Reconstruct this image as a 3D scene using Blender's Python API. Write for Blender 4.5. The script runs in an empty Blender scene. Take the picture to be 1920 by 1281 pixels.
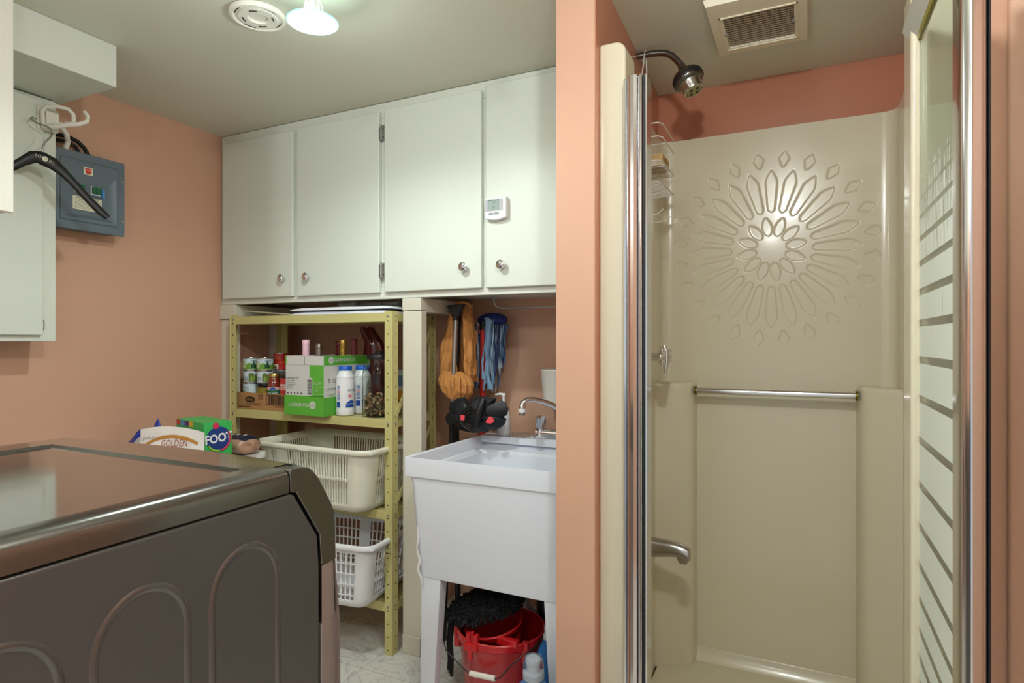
import bpy, bmesh, math, random
from math import sin, cos, pi, radians, sqrt, atan2
from mathutils import Matrix, Vector, noise
random.seed(7)
scn = bpy.context.scene
# ---------------------------------------------------------------- camera
cam_d = bpy.data.cameras.new('camera')
cam = bpy.data.objects.new('camera', cam_d)
scn.collection.objects.link(cam)
cam_d.sensor_fit = 'HORIZONTAL'
cam_d.sensor_width = 36.0
cam_d.lens = 36.0 * 1134 / 1920
cam_d.clip_start = 0.02
cam.location = (0, 0, 1.25)
cam.rotation_euler = (pi / 2, 0, radians(25.9))
scn.camera = cam
# ---------------------------------------------------------------- world and exposure
wd = bpy.data.worlds.new('world')
scn.world = wd
wd.use_nodes = True
wd.node_tree.nodes['Background'].inputs[0].default_value = (0.86, 0.95, 1.0, 1)
wd.node_tree.nodes['Background'].inputs[1].default_value = 0.6
scn.view_settings.view_transform = 'Standard'
scn.view_settings.look = 'None'
scn.view_settings.exposure = 0.33
scn.view_settings.gamma = 1.0
scn.view_settings.use_curve_mapping = False
scn.cycles.max_bounces = 10
scn.cycles.diffuse_bounces = 6
scn.cycles.transparent_max_bounces = 12


def lamp(name, loc, watts, color, radius=0.04, spot=None):
    d = bpy.data.lights.new(name, 'SPOT' if spot else 'POINT')
    d.energy = watts
    d.color = color
    d.shadow_soft_size = radius
    if spot:
        d.spot_size = radians(spot)
        d.spot_blend = 0.6
    o = bpy.data.objects.new(name, d)
    o.location = loc
    scn.collection.objects.link(o)
    return o


lamp('lamp_glow', (-1.225, 1.262, 2.118), 27, (0.90, 1.0, 0.97), 0.03, 165)
lamp('lamp_halo', (-1.225, 1.262, 2.09), 2.2, (0.88, 1.0, 0.97), 0.03)
lamp('room_lamp_glow', (-0.10, 0.60, 2.10), 21.0, (0.96, 0.98, 0.97), 0.035)
lamp('rear_lamp_glow', (-0.25, -0.50, 2.10), 8.0, (0.96, 0.98, 0.97), 0.05)
lamp('aisle_lamp_glow', (-1.75, -0.55, 2.10), 17.0, (0.95, 0.99, 0.98), 0.06)

# ---------------------------------------------------------------- materials
MATS = {}


def lin(c):
    return tuple((x / 12.92 if x <= 0.04045 else ((x + 0.055) / 1.055) ** 2.4) for x in c)


def mat(name, rgb=None, rough=0.5, metal=0.0, bump=0.0, bscale=60, var=0.0, vscale=6, spec=0.5, trans=0.0,
        ior=1.45, coat=0.0, alpha=1.0, emit=None, estr=0.0, stretch=None, rvar=0.0, sss=0.0):
    if name in MATS:
        return MATS[name]
    m = bpy.data.materials.new(name)
    m.use_nodes = True
    nt = m.node_tree
    b = nt.nodes['Principled BSDF']
    c = lin([x / 255 for x in rgb]) + (1,)
    b.inputs['Base Color'].default_value = c
    b.inputs['Roughness'].default_value = rough
    b.inputs['Metallic'].default_value = metal
    b.inputs['Specular IOR Level'].default_value = spec
    b.inputs['Transmission Weight'].default_value = trans
    b.inputs['IOR'].default_value = ior
    b.inputs['Coat Weight'].default_value = coat
    b.inputs['Coat Roughness'].default_value = 0.1
    b.inputs['Alpha'].default_value = alpha
    if emit:
        b.inputs['Emission Color'].default_value = lin([x / 255 for x in emit]) + (1,)
        b.inputs['Emission Strength'].default_value = estr
    if bump or var or rvar:
        tc = nt.nodes.new('ShaderNodeTexCoord')
        mp = nt.nodes.new('ShaderNodeMapping')
        nt.links.new(tc.outputs['Object'], mp.inputs[0])
        if stretch:
            mp.inputs['Scale'].default_value = stretch
    if bump:
        n = nt.nodes.new('ShaderNodeTexNoise')
        n.inputs['Scale'].default_value = bscale
        n.inputs['Detail'].default_value = 3
        nt.links.new(mp.outputs[0], n.inputs['Vector'])
        bp = nt.nodes.new('ShaderNodeBump')
        bp.inputs['Strength'].default_value = bump
        bp.inputs['Distance'].default_value = 0.002
        nt.links.new(n.outputs[0], bp.inputs['Height'])
        nt.links.new(bp.outputs[0], b.inputs['Normal'])
    if var:
        n = nt.nodes.new('ShaderNodeTexNoise')
        n.inputs['Scale'].default_value = vscale
        n.inputs['Detail'].default_value = 4
        nt.links.new(mp.outputs[0], n.inputs['Vector'])
        mx = nt.nodes.new('ShaderNodeMix')
        mx.data_type = 'RGBA'
        mx.inputs[6].default_value = tuple(x * (1 - var) for x in c[:3]) + (1,)
        mx.inputs[7].default_value = tuple(min(1, x * (1 + var)) for x in c[:3]) + (1,)
        nt.links.new(n.outputs[0], mx.inputs[0])
        nt.links.new(mx.outputs[2], b.inputs['Base Color'])
    if rvar:
        n = nt.nodes.new('ShaderNodeTexNoise')
        n.inputs['Scale'].default_value = 25
        n.inputs['Detail'].default_value = 5
        nt.links.new(mp.outputs[0], n.inputs['Vector'])
        mr = nt.nodes.new('ShaderNodeMapRange')
        mr.inputs['To Min'].default_value = max(0, rough - rvar)
        mr.inputs['To Max'].default_value = rough + rvar
        nt.links.new(n.outputs[0], mr.inputs[0])
        nt.links.new(mr.outputs[0], b.inputs['Roughness'])
    MATS[name] = m
    return m


M_orange = mat('orange_paint', (206, 163, 138), 0.5, bump=0.12, bscale=90, var=0.02, vscale=2)
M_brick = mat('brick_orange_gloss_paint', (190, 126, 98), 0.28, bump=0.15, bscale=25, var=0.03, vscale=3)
M_ceil = mat('ceiling_paint', (212, 213, 198), 0.55, bump=0.1, bscale=60)
M_white = mat('cabinet_white_paint', (213, 219, 209), 0.38, bump=0.18, bscale=70, var=0.012, vscale=3)
M_frame = mat('frame_white_paint', (216, 220, 209), 0.38, bump=0.15, bscale=50)
M_cream = mat('rough_cream_paint', (214, 210, 194), 0.5, bump=0.35, bscale=35, var=0.03, vscale=12)
M_plaster = mat('white_textured_paint', (228, 226, 214), 0.5, bump=0.5, bscale=45)
M_stall = mat('beige_fibreglass', (214, 206, 182), 0.24, bump=0.04, bscale=9, var=0.015, vscale=2, coat=0.3)
M_chrome = mat('chrome', (225, 225, 228), 0.09, metal=1.0)
M_alu = mat('polished_aluminium', (222, 221, 222), 0.16, metal=1.0)
M_chrome_dull = mat('worn_chrome', (120, 117, 112), 0.27, metal=1.0, rvar=0.08)
M_rubber_shade = mat('black_rubber_and_shade', (28, 28, 32), 0.5)
M_black = mat('black_plastic', (20, 20, 22), 0.4)
M_hole = mat('dark_hole', (22, 20, 14), 0.9)
M_steel = mat('zinc_steel', (170, 170, 168), 0.35, metal=1.0)
M_plastic = mat('white_plastic', (226, 228, 230), 0.35)
M_wplastic = mat('warm_white_plastic', (228, 226, 216), 0.35)
M_tub = mat('utility_tub_white', (222, 228, 238), 0.32, bump=0.05, bscale=80)
M_yellow = mat('shelf_yellow_enamel', (196, 189, 128), 0.4, bump=0.05, bscale=60, var=0.03, vscale=5)
M_dpanel = mat('dryer_grey_steel', (94, 93, 93), 0.32, metal=0.5, bump=0.03, bscale=150)
M_dfront = mat('dryer_front_satin', (186, 176, 172), 0.4, metal=0.8)
M_dridge = mat('dryer_ridge_steel', (112, 111, 112), 0.22, metal=0.8)
M_dtop = mat('dryer_glossy_top', (96, 90, 86), 0.07, metal=0.6, rvar=0.05, coat=1.0, stretch=(1.5, 14, 1))
M_dtrim = mat('dryer_satin_trim', (128, 126, 122), 0.18, metal=0.95, stretch=(40, 1, 40), bump=0.03, bscale=10)


# ---------------------------------------------------------------- mesh builder
def frame(o, xd, yd, s=1.0):
    x = Vector(xd).normalized()
    y = Vector(yd)
    y = (y - x * y.dot(x)).normalized()
    z = x.cross(y)
    m = Matrix(((x.x * s, y.x * s, z.x * s, o[0]), (x.y * s, y.y * s, z.y * s, o[1]), (x.z * s, y.z * s, z.z * s, o[2]), (0, 0, 0, 1)))
    return m


def axis_frame(o, zd):
    z = Vector(zd).normalized()
    up = Vector((0, 0, 1)) if abs(z.z) < 0.99 else Vector((1, 0, 0))
    x = up.cross(z).normalized()
    y = z.cross(x)
    return Matrix(((x.x, y.x, z.x, o[0]), (x.y, y.y, z.y, o[1]), (x.z, y.z, z.z, o[2]), (0, 0, 0, 1)))


class MB:
    def __init__(s, T=None):
        s.v = []; s.f = []; s.fm = []; s.mats = []; s.T = T or Matrix()

    def add(s, vs, fs, m):
        if m not in s.mats:
            s.mats.append(m)
        k = s.mats.index(m)
        o = len(s.v)
        T = s.T
        s.v += [tuple(T @ Vector(p)) for p in vs]
        s.f += [tuple(i + o for i in f) for f in fs]
        s.fm += [k] * len(fs)
        return s

    def box(s, x0, y0, z0, x1, y1, z1, m):
        x0, x1 = min(x0, x1), max(x0, x1); y0, y1 = min(y0, y1), max(y0, y1); z0, z1 = min(z0, z1), max(z0, z1)
        return s.add([(x0, y0, z0), (x1, y0, z0), (x1, y1, z0), (x0, y1, z0), (x0, y0, z1), (x1, y0, z1), (x1, y1, z1), (x0, y1, z1)],
                     [(0, 3, 2, 1), (4, 5, 6, 7), (0, 1, 5, 4), (1, 2, 6, 5), (2, 3, 7, 6), (3, 0, 4, 7)], m)

    def quad(s, a, b, c, d, m):
        return s.add([a, b, c, d], [(0, 1, 2, 3)], m)

    def prism(s, poly, ax, a0, a1, m, caps=True):
        def P(p, a):
            return {'x': (a, p[0], p[1]), 'y': (p[0], a, p[1]), 'z': (p[0], p[1], a)}[ax]
        n = len(poly)
        vs = [P(p, a0) for p in poly] + [P(p, a1) for p in poly]
        fs = [(i, (i + 1) % n, n + (i + 1) % n, n + i) for i in range(n)]
        if caps:
            fs += [tuple(range(n - 1, -1, -1)), tuple(range(n, 2 * n))]
        area = sum(poly[i][0] * poly[(i + 1) % n][1] - poly[(i + 1) % n][0] * poly[i][1] for i in range(n))
        flip = (area < 0) != (ax == 'y') != (a1 < a0)
        if flip:
            fs = [tuple(reversed(f)) for f in fs]
        return s.add(vs, fs, m)

    def tube(s, pts, r, m, n=12, closed=False, caps=True):
        pts = [Vector(p) for p in pts]
        N = len(pts)
        rs = r if isinstance(r, (list, tuple)) else [r] * N
        tang = []
        for i in range(N):
            if closed:
                t = pts[(i + 1) % N] - pts[i - 1]
            else:
                t = pts[min(i + 1, N - 1)] - pts[max(i - 1, 0)]
            tang.append(t.normalized())
        t0 = tang[0]
        u = Vector((0, 0, 1)) if abs(t0.z) < 0.9 else Vector((1, 0, 0))
        u = (u - t0 * u.dot(t0)).normalized()
        vs = []
        for i in range(N):
            t = tang[i]
            u = (u - t * u.dot(t)).normalized()
            w = t.cross(u)
            for k in range(n):
                a = 2 * pi * k / n
                vs.append(pts[i] + (u * cos(a) + w * sin(a)) * rs[i])
        fs = []
        for i in range(N if closed else N - 1):
            j = (i + 1) % N
            for k in range(n):
                l = (k + 1) % n
                fs.append((i * n + k, i * n + l, j * n + l, j * n + k))
        if caps and not closed:
            fs.append(tuple(range(n - 1, -1, -1)))
            fs.append(tuple((N - 1) * n + k for k in range(n)))
        return s.add(vs, fs, m)

    def lathe(s, prof, m, M=None, n=32, arc=None):
        M = M or Matrix()
        vs = []
        for (r, z) in prof:
            for k in range(n):
                a = 2 * pi * k / n
                vs.append(M @ Vector((max(r, 1e-5) * cos(a), max(r, 1e-5) * sin(a), z)))
        fs = []
        for i in range(len(prof) - 1):
            for k in range(n):
                l = (k + 1) % n
                fs.append((i * n + k, i * n + l, (i + 1) * n + l, (i + 1) * n + k))
        return s.add(vs, fs, m)

    def cyl(s, c, axis, r, h, m, n=24, r2=None):
        r2 = r if r2 is None else r2
        return s.lathe([(0, 0), (r, 0), (r2, h), (0, h)], m, axis_frame(c, axis), n)

    def ball(s, c, r, m, n=16, sq=(1, 1, 1)):
        prof = [(sin(pi * i / n), -cos(pi * i / n)) for i in range(n + 1)]
        M = Matrix.Translation(c) @ Matrix.Diagonal((r * sq[0], r * sq[1], r * sq[2], 1))
        return s.lathe(prof, m, M, n * 2)

    def grid(s, fn, nu, nv, m, keep=None):
        vs = [fn(i / nu, j / nv) for j in range(nv + 1) for i in range(nu + 1)]
        fs = []
        for j in range(nv):
            for i in range(nu):
                if keep is None or keep(i, j):
                    a = j * (nu + 1) + i
                    fs.append((a, a + 1, a + nu + 2, a + nu + 1))
        return s.add(vs, fs, m)

    def text(s, txt, size, M, m, align='CENTER', depth=0.0, shear=0, bold=0.0, sx=1.0):
        c = bpy.data.curves.new('t', 'FONT')
        c.body = txt
        c.size = size
        c.align_x = align
        c.align_y = 'CENTER'
        c.extrude = depth
        c.shear = shear
        c.offset = bold
        c.resolution_u = 3
        o = bpy.data.objects.new('t', c)
        me = bpy.data.meshes.new_from_object(o)
        vs = [M @ Vector((v.co.x * sx, v.co.y, v.co.z)) for v in me.vertices]
        fs = [tuple(p.vertices) for p in me.polygons]
        s.add(vs, fs, m)
        bpy.data.objects.remove(o); bpy.data.curves.remove(c); bpy.data.meshes.remove(me)
        return s

    def build(s, name, parent=None, bevel=0.0, seg=2, smooth=True, angle=38, solid=0.0, sub=0, off=0.0, weld=False):
        me = bpy.data.meshes.new(name)
        o = bpy.data.objects.new(name, me)
        scn.collection.objects.link(o)
        org = Vector((0, 0, 0))
        if parent is not None:
            o.parent = parent
            org = Vector(parent.get('_org', (0, 0, 0)))
        o['_org'] = tuple(org)
        me.from_pydata([tuple(Vector(p) - org) for p in s.v], [], s.f)
        for m in s.mats:
            me.materials.append(m)
        me.polygons.foreach_set('material_index', s.fm)
        me.update()
        if weld:
            bm = bmesh.new(); bm.from_mesh(me)
            bmesh.ops.remove_doubles(bm, verts=bm.verts, dist=1e-5)
            bmesh.ops.recalc_face_normals(bm, faces=bm.faces)
            bm.to_mesh(me); bm.free()
        if smooth:
            me.polygons.foreach_set('use_smooth', [True] * len(me.polygons))
            me.set_sharp_from_angle(angle=radians(angle))
        if solid:
            md = o.modifiers.new('solid', 'SOLIDIFY'); md.thickness = solid; md.offset = off
        if sub:
            md = o.modifiers.new('sub', 'SUBSURF'); md.levels = sub; md.render_levels = sub
        if bevel:
            md = o.modifiers.new('bevel', 'BEVEL'); md.width = bevel; md.segments = seg
            md.limit_method = 'ANGLE'; md.angle_limit = radians(35); md.harden_normals = False
            wn = o.modifiers.new('wn', 'WEIGHTED_NORMAL'); wn.keep_sharp = False
            me.polygons.foreach_set('use_smooth', [True] * len(me.polygons))
            if 'sharp_edge' in me.attributes:
                me.attributes.remove(me.attributes['sharp_edge'])
        return o


def thing(name, label, cat, loc, group=None):
    o = bpy.data.objects.new(name, None)
    o.empty_display_size = 0.05
    scn.collection.objects.link(o)
    o.location = loc
    o['_org'] = tuple(loc)
    o['label'] = label; o['category'] = cat
    if group:
        o['group'] = group
    return o


def struct(o):
    o['kind'] = 'structure'
    return o


def lab(o, t):
    o['label'] = t
    return o


def dup(root, dloc, label, group=None, rz=0.0):
    r = root.copy(); scn.collection.objects.link(r)
    r.location = Vector(root.location) + Vector(dloc)
    r.rotation_euler = (0, 0, root.rotation_euler.z + rz)
    r['label'] = label
    if group:
        r['group'] = group
    for ch in list(root.children):
        c = ch.copy(); scn.collection.objects.link(c); c.parent = r
        for g in ch.children:
            d = g.copy(); scn.collection.objects.link(d); d.parent = c
    return r


def rrect(x0, y0, x1, y1, r, n=5):
    pts = []
    for cx, cy, a0 in ((x1 - r, y0 + r, -90), (x1 - r, y1 - r, 0), (x0 + r, y1 - r, 90), (x0 + r, y0 + r, 180)):
        for k in range(n + 1):
            a = radians(a0 + 90 * k / n)
            pts.append((cx + r * cos(a), cy + r * sin(a)))
    return pts


def fillet(pts, rad, n=6):
    """open polyline with rounded inner corners; rad per inner point"""
    out = [pts[0]]
    for i in range(1, len(pts) - 1):
        p = Vector(pts[i]).to_2d(); a = Vector(pts[i - 1]).to_2d(); b = Vector(pts[i + 1]).to_2d()
        r = rad[i - 1] if isinstance(rad, (list, tuple)) else rad
        if r <= 0:
            out.append(tuple(p)); continue
        u = (a - p).normalized(); w = (b - p).normalized()
        for k in range(n + 1):
            t = k / n
            q = (p + u * r) * (1 - t) ** 2 + p * 2 * t * (1 - t) + (p + w * r) * t ** 2
            out.append(tuple(q))
    out.append(pts[-1])
    return out


# ================================================================ THE ROOM
CZ = 2.23
# floor: white marble-pattern vinyl tiles
def floor_mat():
    m = bpy.data.materials.new('marble_vinyl_tiles'); m.use_nodes = True
    nt = m.node_tree; b = nt.nodes['Principled BSDF']; b.inputs['Roughness'].default_value = 0.35
    tc = nt.nodes.new('ShaderNodeTexCoord')
    n1 = nt.nodes.new('ShaderNodeTexNoise'); n1.inputs['Scale'].default_value = 4.5; n1.inputs['Detail'].default_value = 8; n1.inputs['Distortion'].default_value = 1.6
    nt.links.new(tc.outputs['Object'], n1.inputs['Vector'])
    r1 = nt.nodes.new('ShaderNodeValToRGB')
    e = r1.color_ramp.elements
    e[0].position = 0.0; e[0].color = (0.74, 0.73, 0.70, 1)
    e[1].position = 1.0; e[1].color = (0.78, 0.76, 0.72, 1)
    for p, c in ((0.47, (0.72, 0.70, 0.66, 1)), (0.492, (0.50, 0.50, 0.49, 1)), (0.51, (0.72, 0.71, 0.68, 1)), (0.60, (0.78, 0.77, 0.73, 1)), (0.615, (0.62, 0.60, 0.54, 1)), (0.63, (0.78, 0.77, 0.73, 1))):
        x = e.new(p); x.color = c
    nt.links.new(n1.outputs[0], r1.inputs[0])
    br = nt.nodes.new('ShaderNodeTexBrick'); br.offset = 0.0
    br.inputs['Scale'].default_value = 1.0; br.inputs['Brick Width'].default_value = 0.305; br.inputs['Row Height'].default_value = 0.305
    br.inputs['Mortar Size'].default_value = 0.0012
    br.inputs['Color1'].default_value = (1, 1, 1, 1); br.inputs['Color2'].default_value = (0.95, 0.95, 0.95, 1); br.inputs['Mortar'].default_value = (0.55, 0.52, 0.48, 1)
    nt.links.new(tc.outputs['Object'], br.inputs['Vector'])
    mx = nt.nodes.new('ShaderNodeMix'); mx.data_type = 'RGBA'; mx.blend_type = 'MULTIPLY'; mx.inputs[0].default_value = 1
    nt.links.new(r1.outputs[0], mx.inputs[6]); nt.links.new(br.outputs[0], mx.inputs[7])
    nt.links.new(mx.outputs[2], b.inputs['Base Color'])
    return m


struct(MB().box(-2.62, -1.3, -0.1, 1.0, 2.53, 0.0, floor_mat()).build('floor', smooth=False))
struct(MB().box(-2.62, -1.3, CZ, 1.0, 2.53, CZ + 0.1, M_ceil).build('ceiling', smooth=False))
struct(MB().box(-2.62, -1.3, 0, -2.52, 2.53, CZ, M_orange).build('wall_left', smooth=False))
struct(MB().box(-2.52, 2.43, 0, 1.0, 2.53, CZ, M_orange).build('wall_back', smooth=False))
struct(MB().prism([(-.607, 1.52), (-.497, 1.52), (-.53, 2.43), (-.640, 2.43)], 'z', 0, CZ, M_orange).build('wall_partition', bevel=0.003, seg=3))
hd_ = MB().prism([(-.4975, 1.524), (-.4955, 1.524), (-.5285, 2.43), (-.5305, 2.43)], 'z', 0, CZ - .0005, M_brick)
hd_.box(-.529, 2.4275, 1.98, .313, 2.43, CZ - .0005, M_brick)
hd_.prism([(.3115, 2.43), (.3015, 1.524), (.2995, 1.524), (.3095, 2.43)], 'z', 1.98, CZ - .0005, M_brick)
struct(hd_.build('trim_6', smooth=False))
struct(MB().prism([(.302, 1.52), (.90, 1.52), (.90, 2.43), (.312, 2.43)], 'z', 0, CZ, M_orange).build('wall_front', bevel=0.003, seg=3))
struct(MB().box(.90, -1.2, 0, 1.0, 2.43, CZ, M_orange).build('wall_right', smooth=False))
rw = MB()
rw.box(-2.52, -1.3, 0, -2.0, -1.2, CZ, M_orange).box(-2.0, -1.3, 2.13, .90, -1.2, CZ, M_orange)
struct(rw.build('wall_rear', smooth=False))
# painted corner casing on the right wall (the bright upright band at the picture's right edge)
struct(MB().prism(fillet([(.362, 1.5195), (.362, 1.508), (.389, 1.500), (.46, 1.500), (.46, 1.5195)], .006), 'z', 0, CZ, M_orange).build('trim_1', bevel=0.002))
# boxed bulkhead over the left cabinets
struct(MB().box(-2.52, .915, 2.092, -2.055, 1.232, CZ, M_white).build('trim_2', bevel=0.003))
# painted timber posts and cleats carrying the wall cabinet
tp = MB()
tp.box(-1.461, 2.0, 0, -1.371, 2.04, 1.372, M_cream)
tp.box(-1.463, 1.999, 1.374, -1.373, 2.04, 1.424, M_cream)
tp.box(-1.455, 2.04, 1.368, -1.375, 2.43, 1.424, M_cream)
tp.box(-1.458, 2.04, 0, -1.376, 2.41, 0.085, M_cream)
tp.box(-1.458, 1.992, 0, -1.372, 2.0, 0.075, M_cream)
struct(tp.build('trim_3', bevel=0.003))
tp = MB()
tp.box(-2.52, 2.0, 0, -2.437, 2.04, 1.355, M_cream)
tp.box(-2.52, 1.99, 1.357, -2.418, 2.43, 1.424, M_cream)
struct(tp.build('trim_4', bevel=0.003))
tp = MB().box(-2.52, 2.285, 0, -2.43, 2.33, 1.355, M_cream)
struct(tp.build('trim_5', bevel=0.003))
struct(MB().box(-1.376, 2.415, 0, -.645, 2.43, 0.09, M_frame).build('baseboard_back', bevel=0.003))

# ================================================================ WALL CABINET
def knob_mb(x, y, z, r=.0175):
    return MB().lathe([(0, 0), (.007, 0), (.006, .008), (.007, .013), (r * .9, .017), (r, .021), (r * .93, .026), (r * .6, .030), (0, .032)], M_chrome, axis_frame((x, y, z), (0, -1, 0)), 28)


def hinge_mb(x, z):
    h = MB()
    h.cyl((x, 1.978, z - .028), (0, 0, 1), .0045, .056, M_steel, 12)
    h.box(x - .013, 1.9805, z - .025, x - .004, 1.984, z + .025, M_steel)
    h.box(x + .004, 1.9785, z - .03, x + .016, 1.982, z + .03, M_steel)
    h.cyl((x, 1.978, z - .033), (0, 0, 1), .0028, .066, M_chrome_dull, 8)
    for dz in (-.017, .017):
        h.cyl((x + .010, 1.979, z + dz), (0, -1, 0), .0025, .0015, M_hole, 8)
        h.cyl((x - .009, 1.981, z + dz), (0, -1, 0), .0025, .0015, M_hole, 8)
    return h


cab = thing('wall_cabinet', 'long white painted wall cabinet with four flat doors above the yellow shelving', 'cabinet', (-1.58, 2.2, 1.425))
b = MB()
XL, XR = -2.518, -.645
b.box(XL, 2.03, 1.44, XR, 2.428, 1.452, M_frame)
b.box(XL, 2.03, 2.20, XR, 2.428, 2.228, M_frame)
b.box(XL, 2.03, 1.452, XL + .015, 2.428, 2.20, M_frame)
b.box(XR - .015, 2.03, 1.452, XR, 2.428, 2.20, M_frame)
# face frame
b.box(XL, 2.0, 1.425, XR, 2.02, 1.475, M_frame)
b.box(XL, 2.0, 2.165, XR, 2.02, 2.228, M_frame)
for x0, x1 in ((XL, -2.47), (-2.06, -2.0), (-1.585, -1.52), (-1.105, -1.06), (-.70, XR)):
    b.box(x0, 2.0, 1.475, x1, 2.02, 2.165, M_frame)
b.box(XL, 2.02, 1.425, XR, 2.034, 1.455, M_frame)
b.build('cabinet_body', cab, bevel=.002)
DO = [(-2.490, -2.041, 1.450, 2.186, -2.090), (-2.015, -1.565, 1.449, 2.188, -1.945), (-1.540, -1.090, 1.450, 2.192, -1.158), (-1.072, -.665, 1.449, 2.203, -.999)]
doors = []
for i, (x0, x1, z0, z1, kx) in enumerate(DO):
    d = MB().box(x0, 1.981, z0, x1, 1.999, z1, M_white).build('door', cab, bevel=.0045, seg=3)
    knob_mb(kx, 1.981, 1.531).build('knob', d)
    doors.append(d)
for z in (2.098, 1.538):
    hinge_mb(-1.552, z).build('hinge', doors[2])

# left wall electrical cupboard
cb = thing('wall_cabinet', 'shallow white cupboard on the left wall with a hanger hooked on its front', 'cabinet', (-2.44, 1.07, 1.25))
MB().box(-2.518, .93, 1.25, -2.36, 1.207, 2.088, M_white).build('cabinet_body', cb, bevel=.003)
d = MB().prism(rrect(.945, 1.272, 1.160, 2.075, .006, 3), 'x', -2.359, -2.343, M_white).build('door', cb, bevel=.003)
h = MB().cyl((-2.352, 1.163, 1.292), (0, 0, 1), .004, .028, M_steel, 10).cyl((-2.352, 1.163, 1.288), (0, 0, 1), .0025, .036, M_hole, 8)
h.build('hinge', d)
cb = thing('wall_cabinet', 'tall textured white cupboard end at the far left edge of the picture', 'cabinet', (-2.26, .3, 1.61))
MB().box(-2.518, -.30, 1.61, -2.0, .905, 2.228, M_plaster).build('cabinet_body', cb, bevel=.004, seg=3)
dd = MB().box(-2.0, .02, 1.608, -1.982, .909, 2.22, M_plaster).build('door', cb, bevel=.004, seg=3)

# ================================================================ SHOWER STALL
st = thing('shower_stall', 'glossy beige one-piece shower stall with an embossed sunburst on its back wall', 'shower', (-.118, 2.0, 0))
ZT = 2.03
s = MB()
# plan profile of the alcove walls, running from the left flange round to the right flange
prof = fillet([(-.430, 1.600), (-.492, 1.645), (-.508, 2.400), (.276, 2.400), (.272, 1.645), (.215, 1.60)], [.03, .045, .045, .03], 8)
# locate straight back run
back = [i for i, p in enumerate(prof) if abs(p[1] - 2.4) < 1e-6]
ib0, ib1 = back[0], back[-1]
BX0, BX1 = prof[ib0][0], prof[ib1][0]
zs = [0.03, ZT]
def wallstrip(pts, z0, z1):
    vs = [(p[0], p[1], z0) for p in pts] + [(p[0], p[1], z1) for p in pts]
    n = len(pts)
    s.add(vs, [(i, n + i, n + i + 1, i + 1) for i in range(n - 1)], M_stall)
wallstrip(prof[:ib0 + 1], .03, ZT)
wallstrip(prof[ib1:], .03, ZT)
RX0, RX1, RZ0, RZ1 = -.490, .255, 1.215, 1.960
RC = (-.113, 1.587)
def rect(x0, z0, x1, z1):
    s.quad((x0, 2.4, z0), (x0, 2.4, z1), (x1, 2.4, z1), (x1, 2.4, z0), M_stall)
RX0 = max(RX0, BX0); RX1 = min(RX1, BX1)
rect(BX0, .03, BX1, RZ0); rect(BX0, RZ1, BX1, ZT)
if RX0 > BX0: rect(BX0, RZ0, RX0, RZ1)
if RX1 < BX1: rect(RX1, RZ0, BX1, RZ1)


def sstep(t):
    t = max(0.0, min(1.0, t)); return t * t * (3 - 2 * t)


def petal_sd(x, z):
    """signed distance-like value to the embossed sunburst petals (positive inside)"""
    dx, dz = x - RC[0], z - RC[1]
    r = sqrt(dx * dx + dz * dz); a = atan2(dz, dx)
    best = -1
    for (r0, r1, n, off, w0, w1, kind) in ((.050, .118, 12, 10, .010, .0170, 0), (.135, .290, 24, 0, .0115, .0205, 1), (.298, .358, 24, 7.5, .004, .0185, 2)):
        if r < r0 - .01 or r > r1 + .01:
            continue
        st_ = 2 * pi / n; o = radians(off)
        k = round((a - o) / st_)
        da = a - o - k * st_
        t = r * cos(da); y = abs(r * sin(da))
        u = (t - r0) / (r1 - r0)
        if u <= 0 or u >= 1:
            gap = abs(u if u <= 0 else u - 1) * (r1 - r0)
            best = max(best, -sqrt(gap * gap + y * y)); continue
        if kind == 0:
            hw = w1 * (sin(pi * u ** 0.8)) ** 0.6
        elif kind == 1:
            um = .70
            hw = (w0 + (w1 - w0) * u / um) if u < um else w1 * (1 - ((u - um) / (1 - um)) ** 1.6)
            hw *= min(1, (u * 14)) ** 0.5
        else:
            um = .55
            hw = w0 + (w1 - w0) * (u / um) if u < um else w1 * (1 - (u - um) / (1 - um))
            hw *= min(1, u * 10) ** .5
        best = max(best, (hw - y))
    return best


NG = 300
def rose(u, v):
    x = RX0 + (RX1 - RX0) * u; z = RZ0 + (RZ1 - RZ0) * v
    sd = petal_sd(x, z)
    h = -.0032 * sstep((sd + .0028) / .0062)
    return (x, 2.4 - h, z)
NGV = int(NG * (RZ1 - RZ0) / (RX1 - RX0))
s2 = MB()
s2.grid(rose, NG, NGV, M_stall)
s2.f = [tuple(f) for f in s2.f]
# top lip back to the walls
n = len(prof)
outer = [(p[0] + (-.02 if p[0] < -.3 and p[1] < 2.38 else (.02 if p[0] > .1 and p[1] < 2.38 else 0)), min(2.43, p[1] + (.03 if p[1] > 2.36 else 0)), ZT) for p in prof]
s.add([(p[0], p[1], ZT) for p in prof] + outer, [(i, n + i, n + i + 1, i + 1) for i in range(n - 1)], M_stall)
k = len(s.v); s.v += s2.v; s.f += [tuple(i + k for i in f) for f in s2.f]; s.fm += [0] * len(s2.f)
so = s.build('surround', st, angle=60)
# front flanges with a rounded upper corner
fl = MB()
def flange(x0, x1, sgn):
    pts = [(x0, .0), (x1, .0)] + [(x1 - .028 + .028 * cos(radians(a)), 2.044 - .028 + .028 * sin(radians(a))) for a in range(0, 91, 15)] + [(x0, 2.044)]
    if sgn < 0:
        pts = [(x0 + x1 - p[0], p[1]) for p in pts]
    fl.prism(pts, 'y', 1.558, 1.66, M_stall)
flange(-.4975, -.426, 1); flange(.205, .300, -1)
fl.build('front_flange', st, bevel=.008, seg=3)
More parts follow.
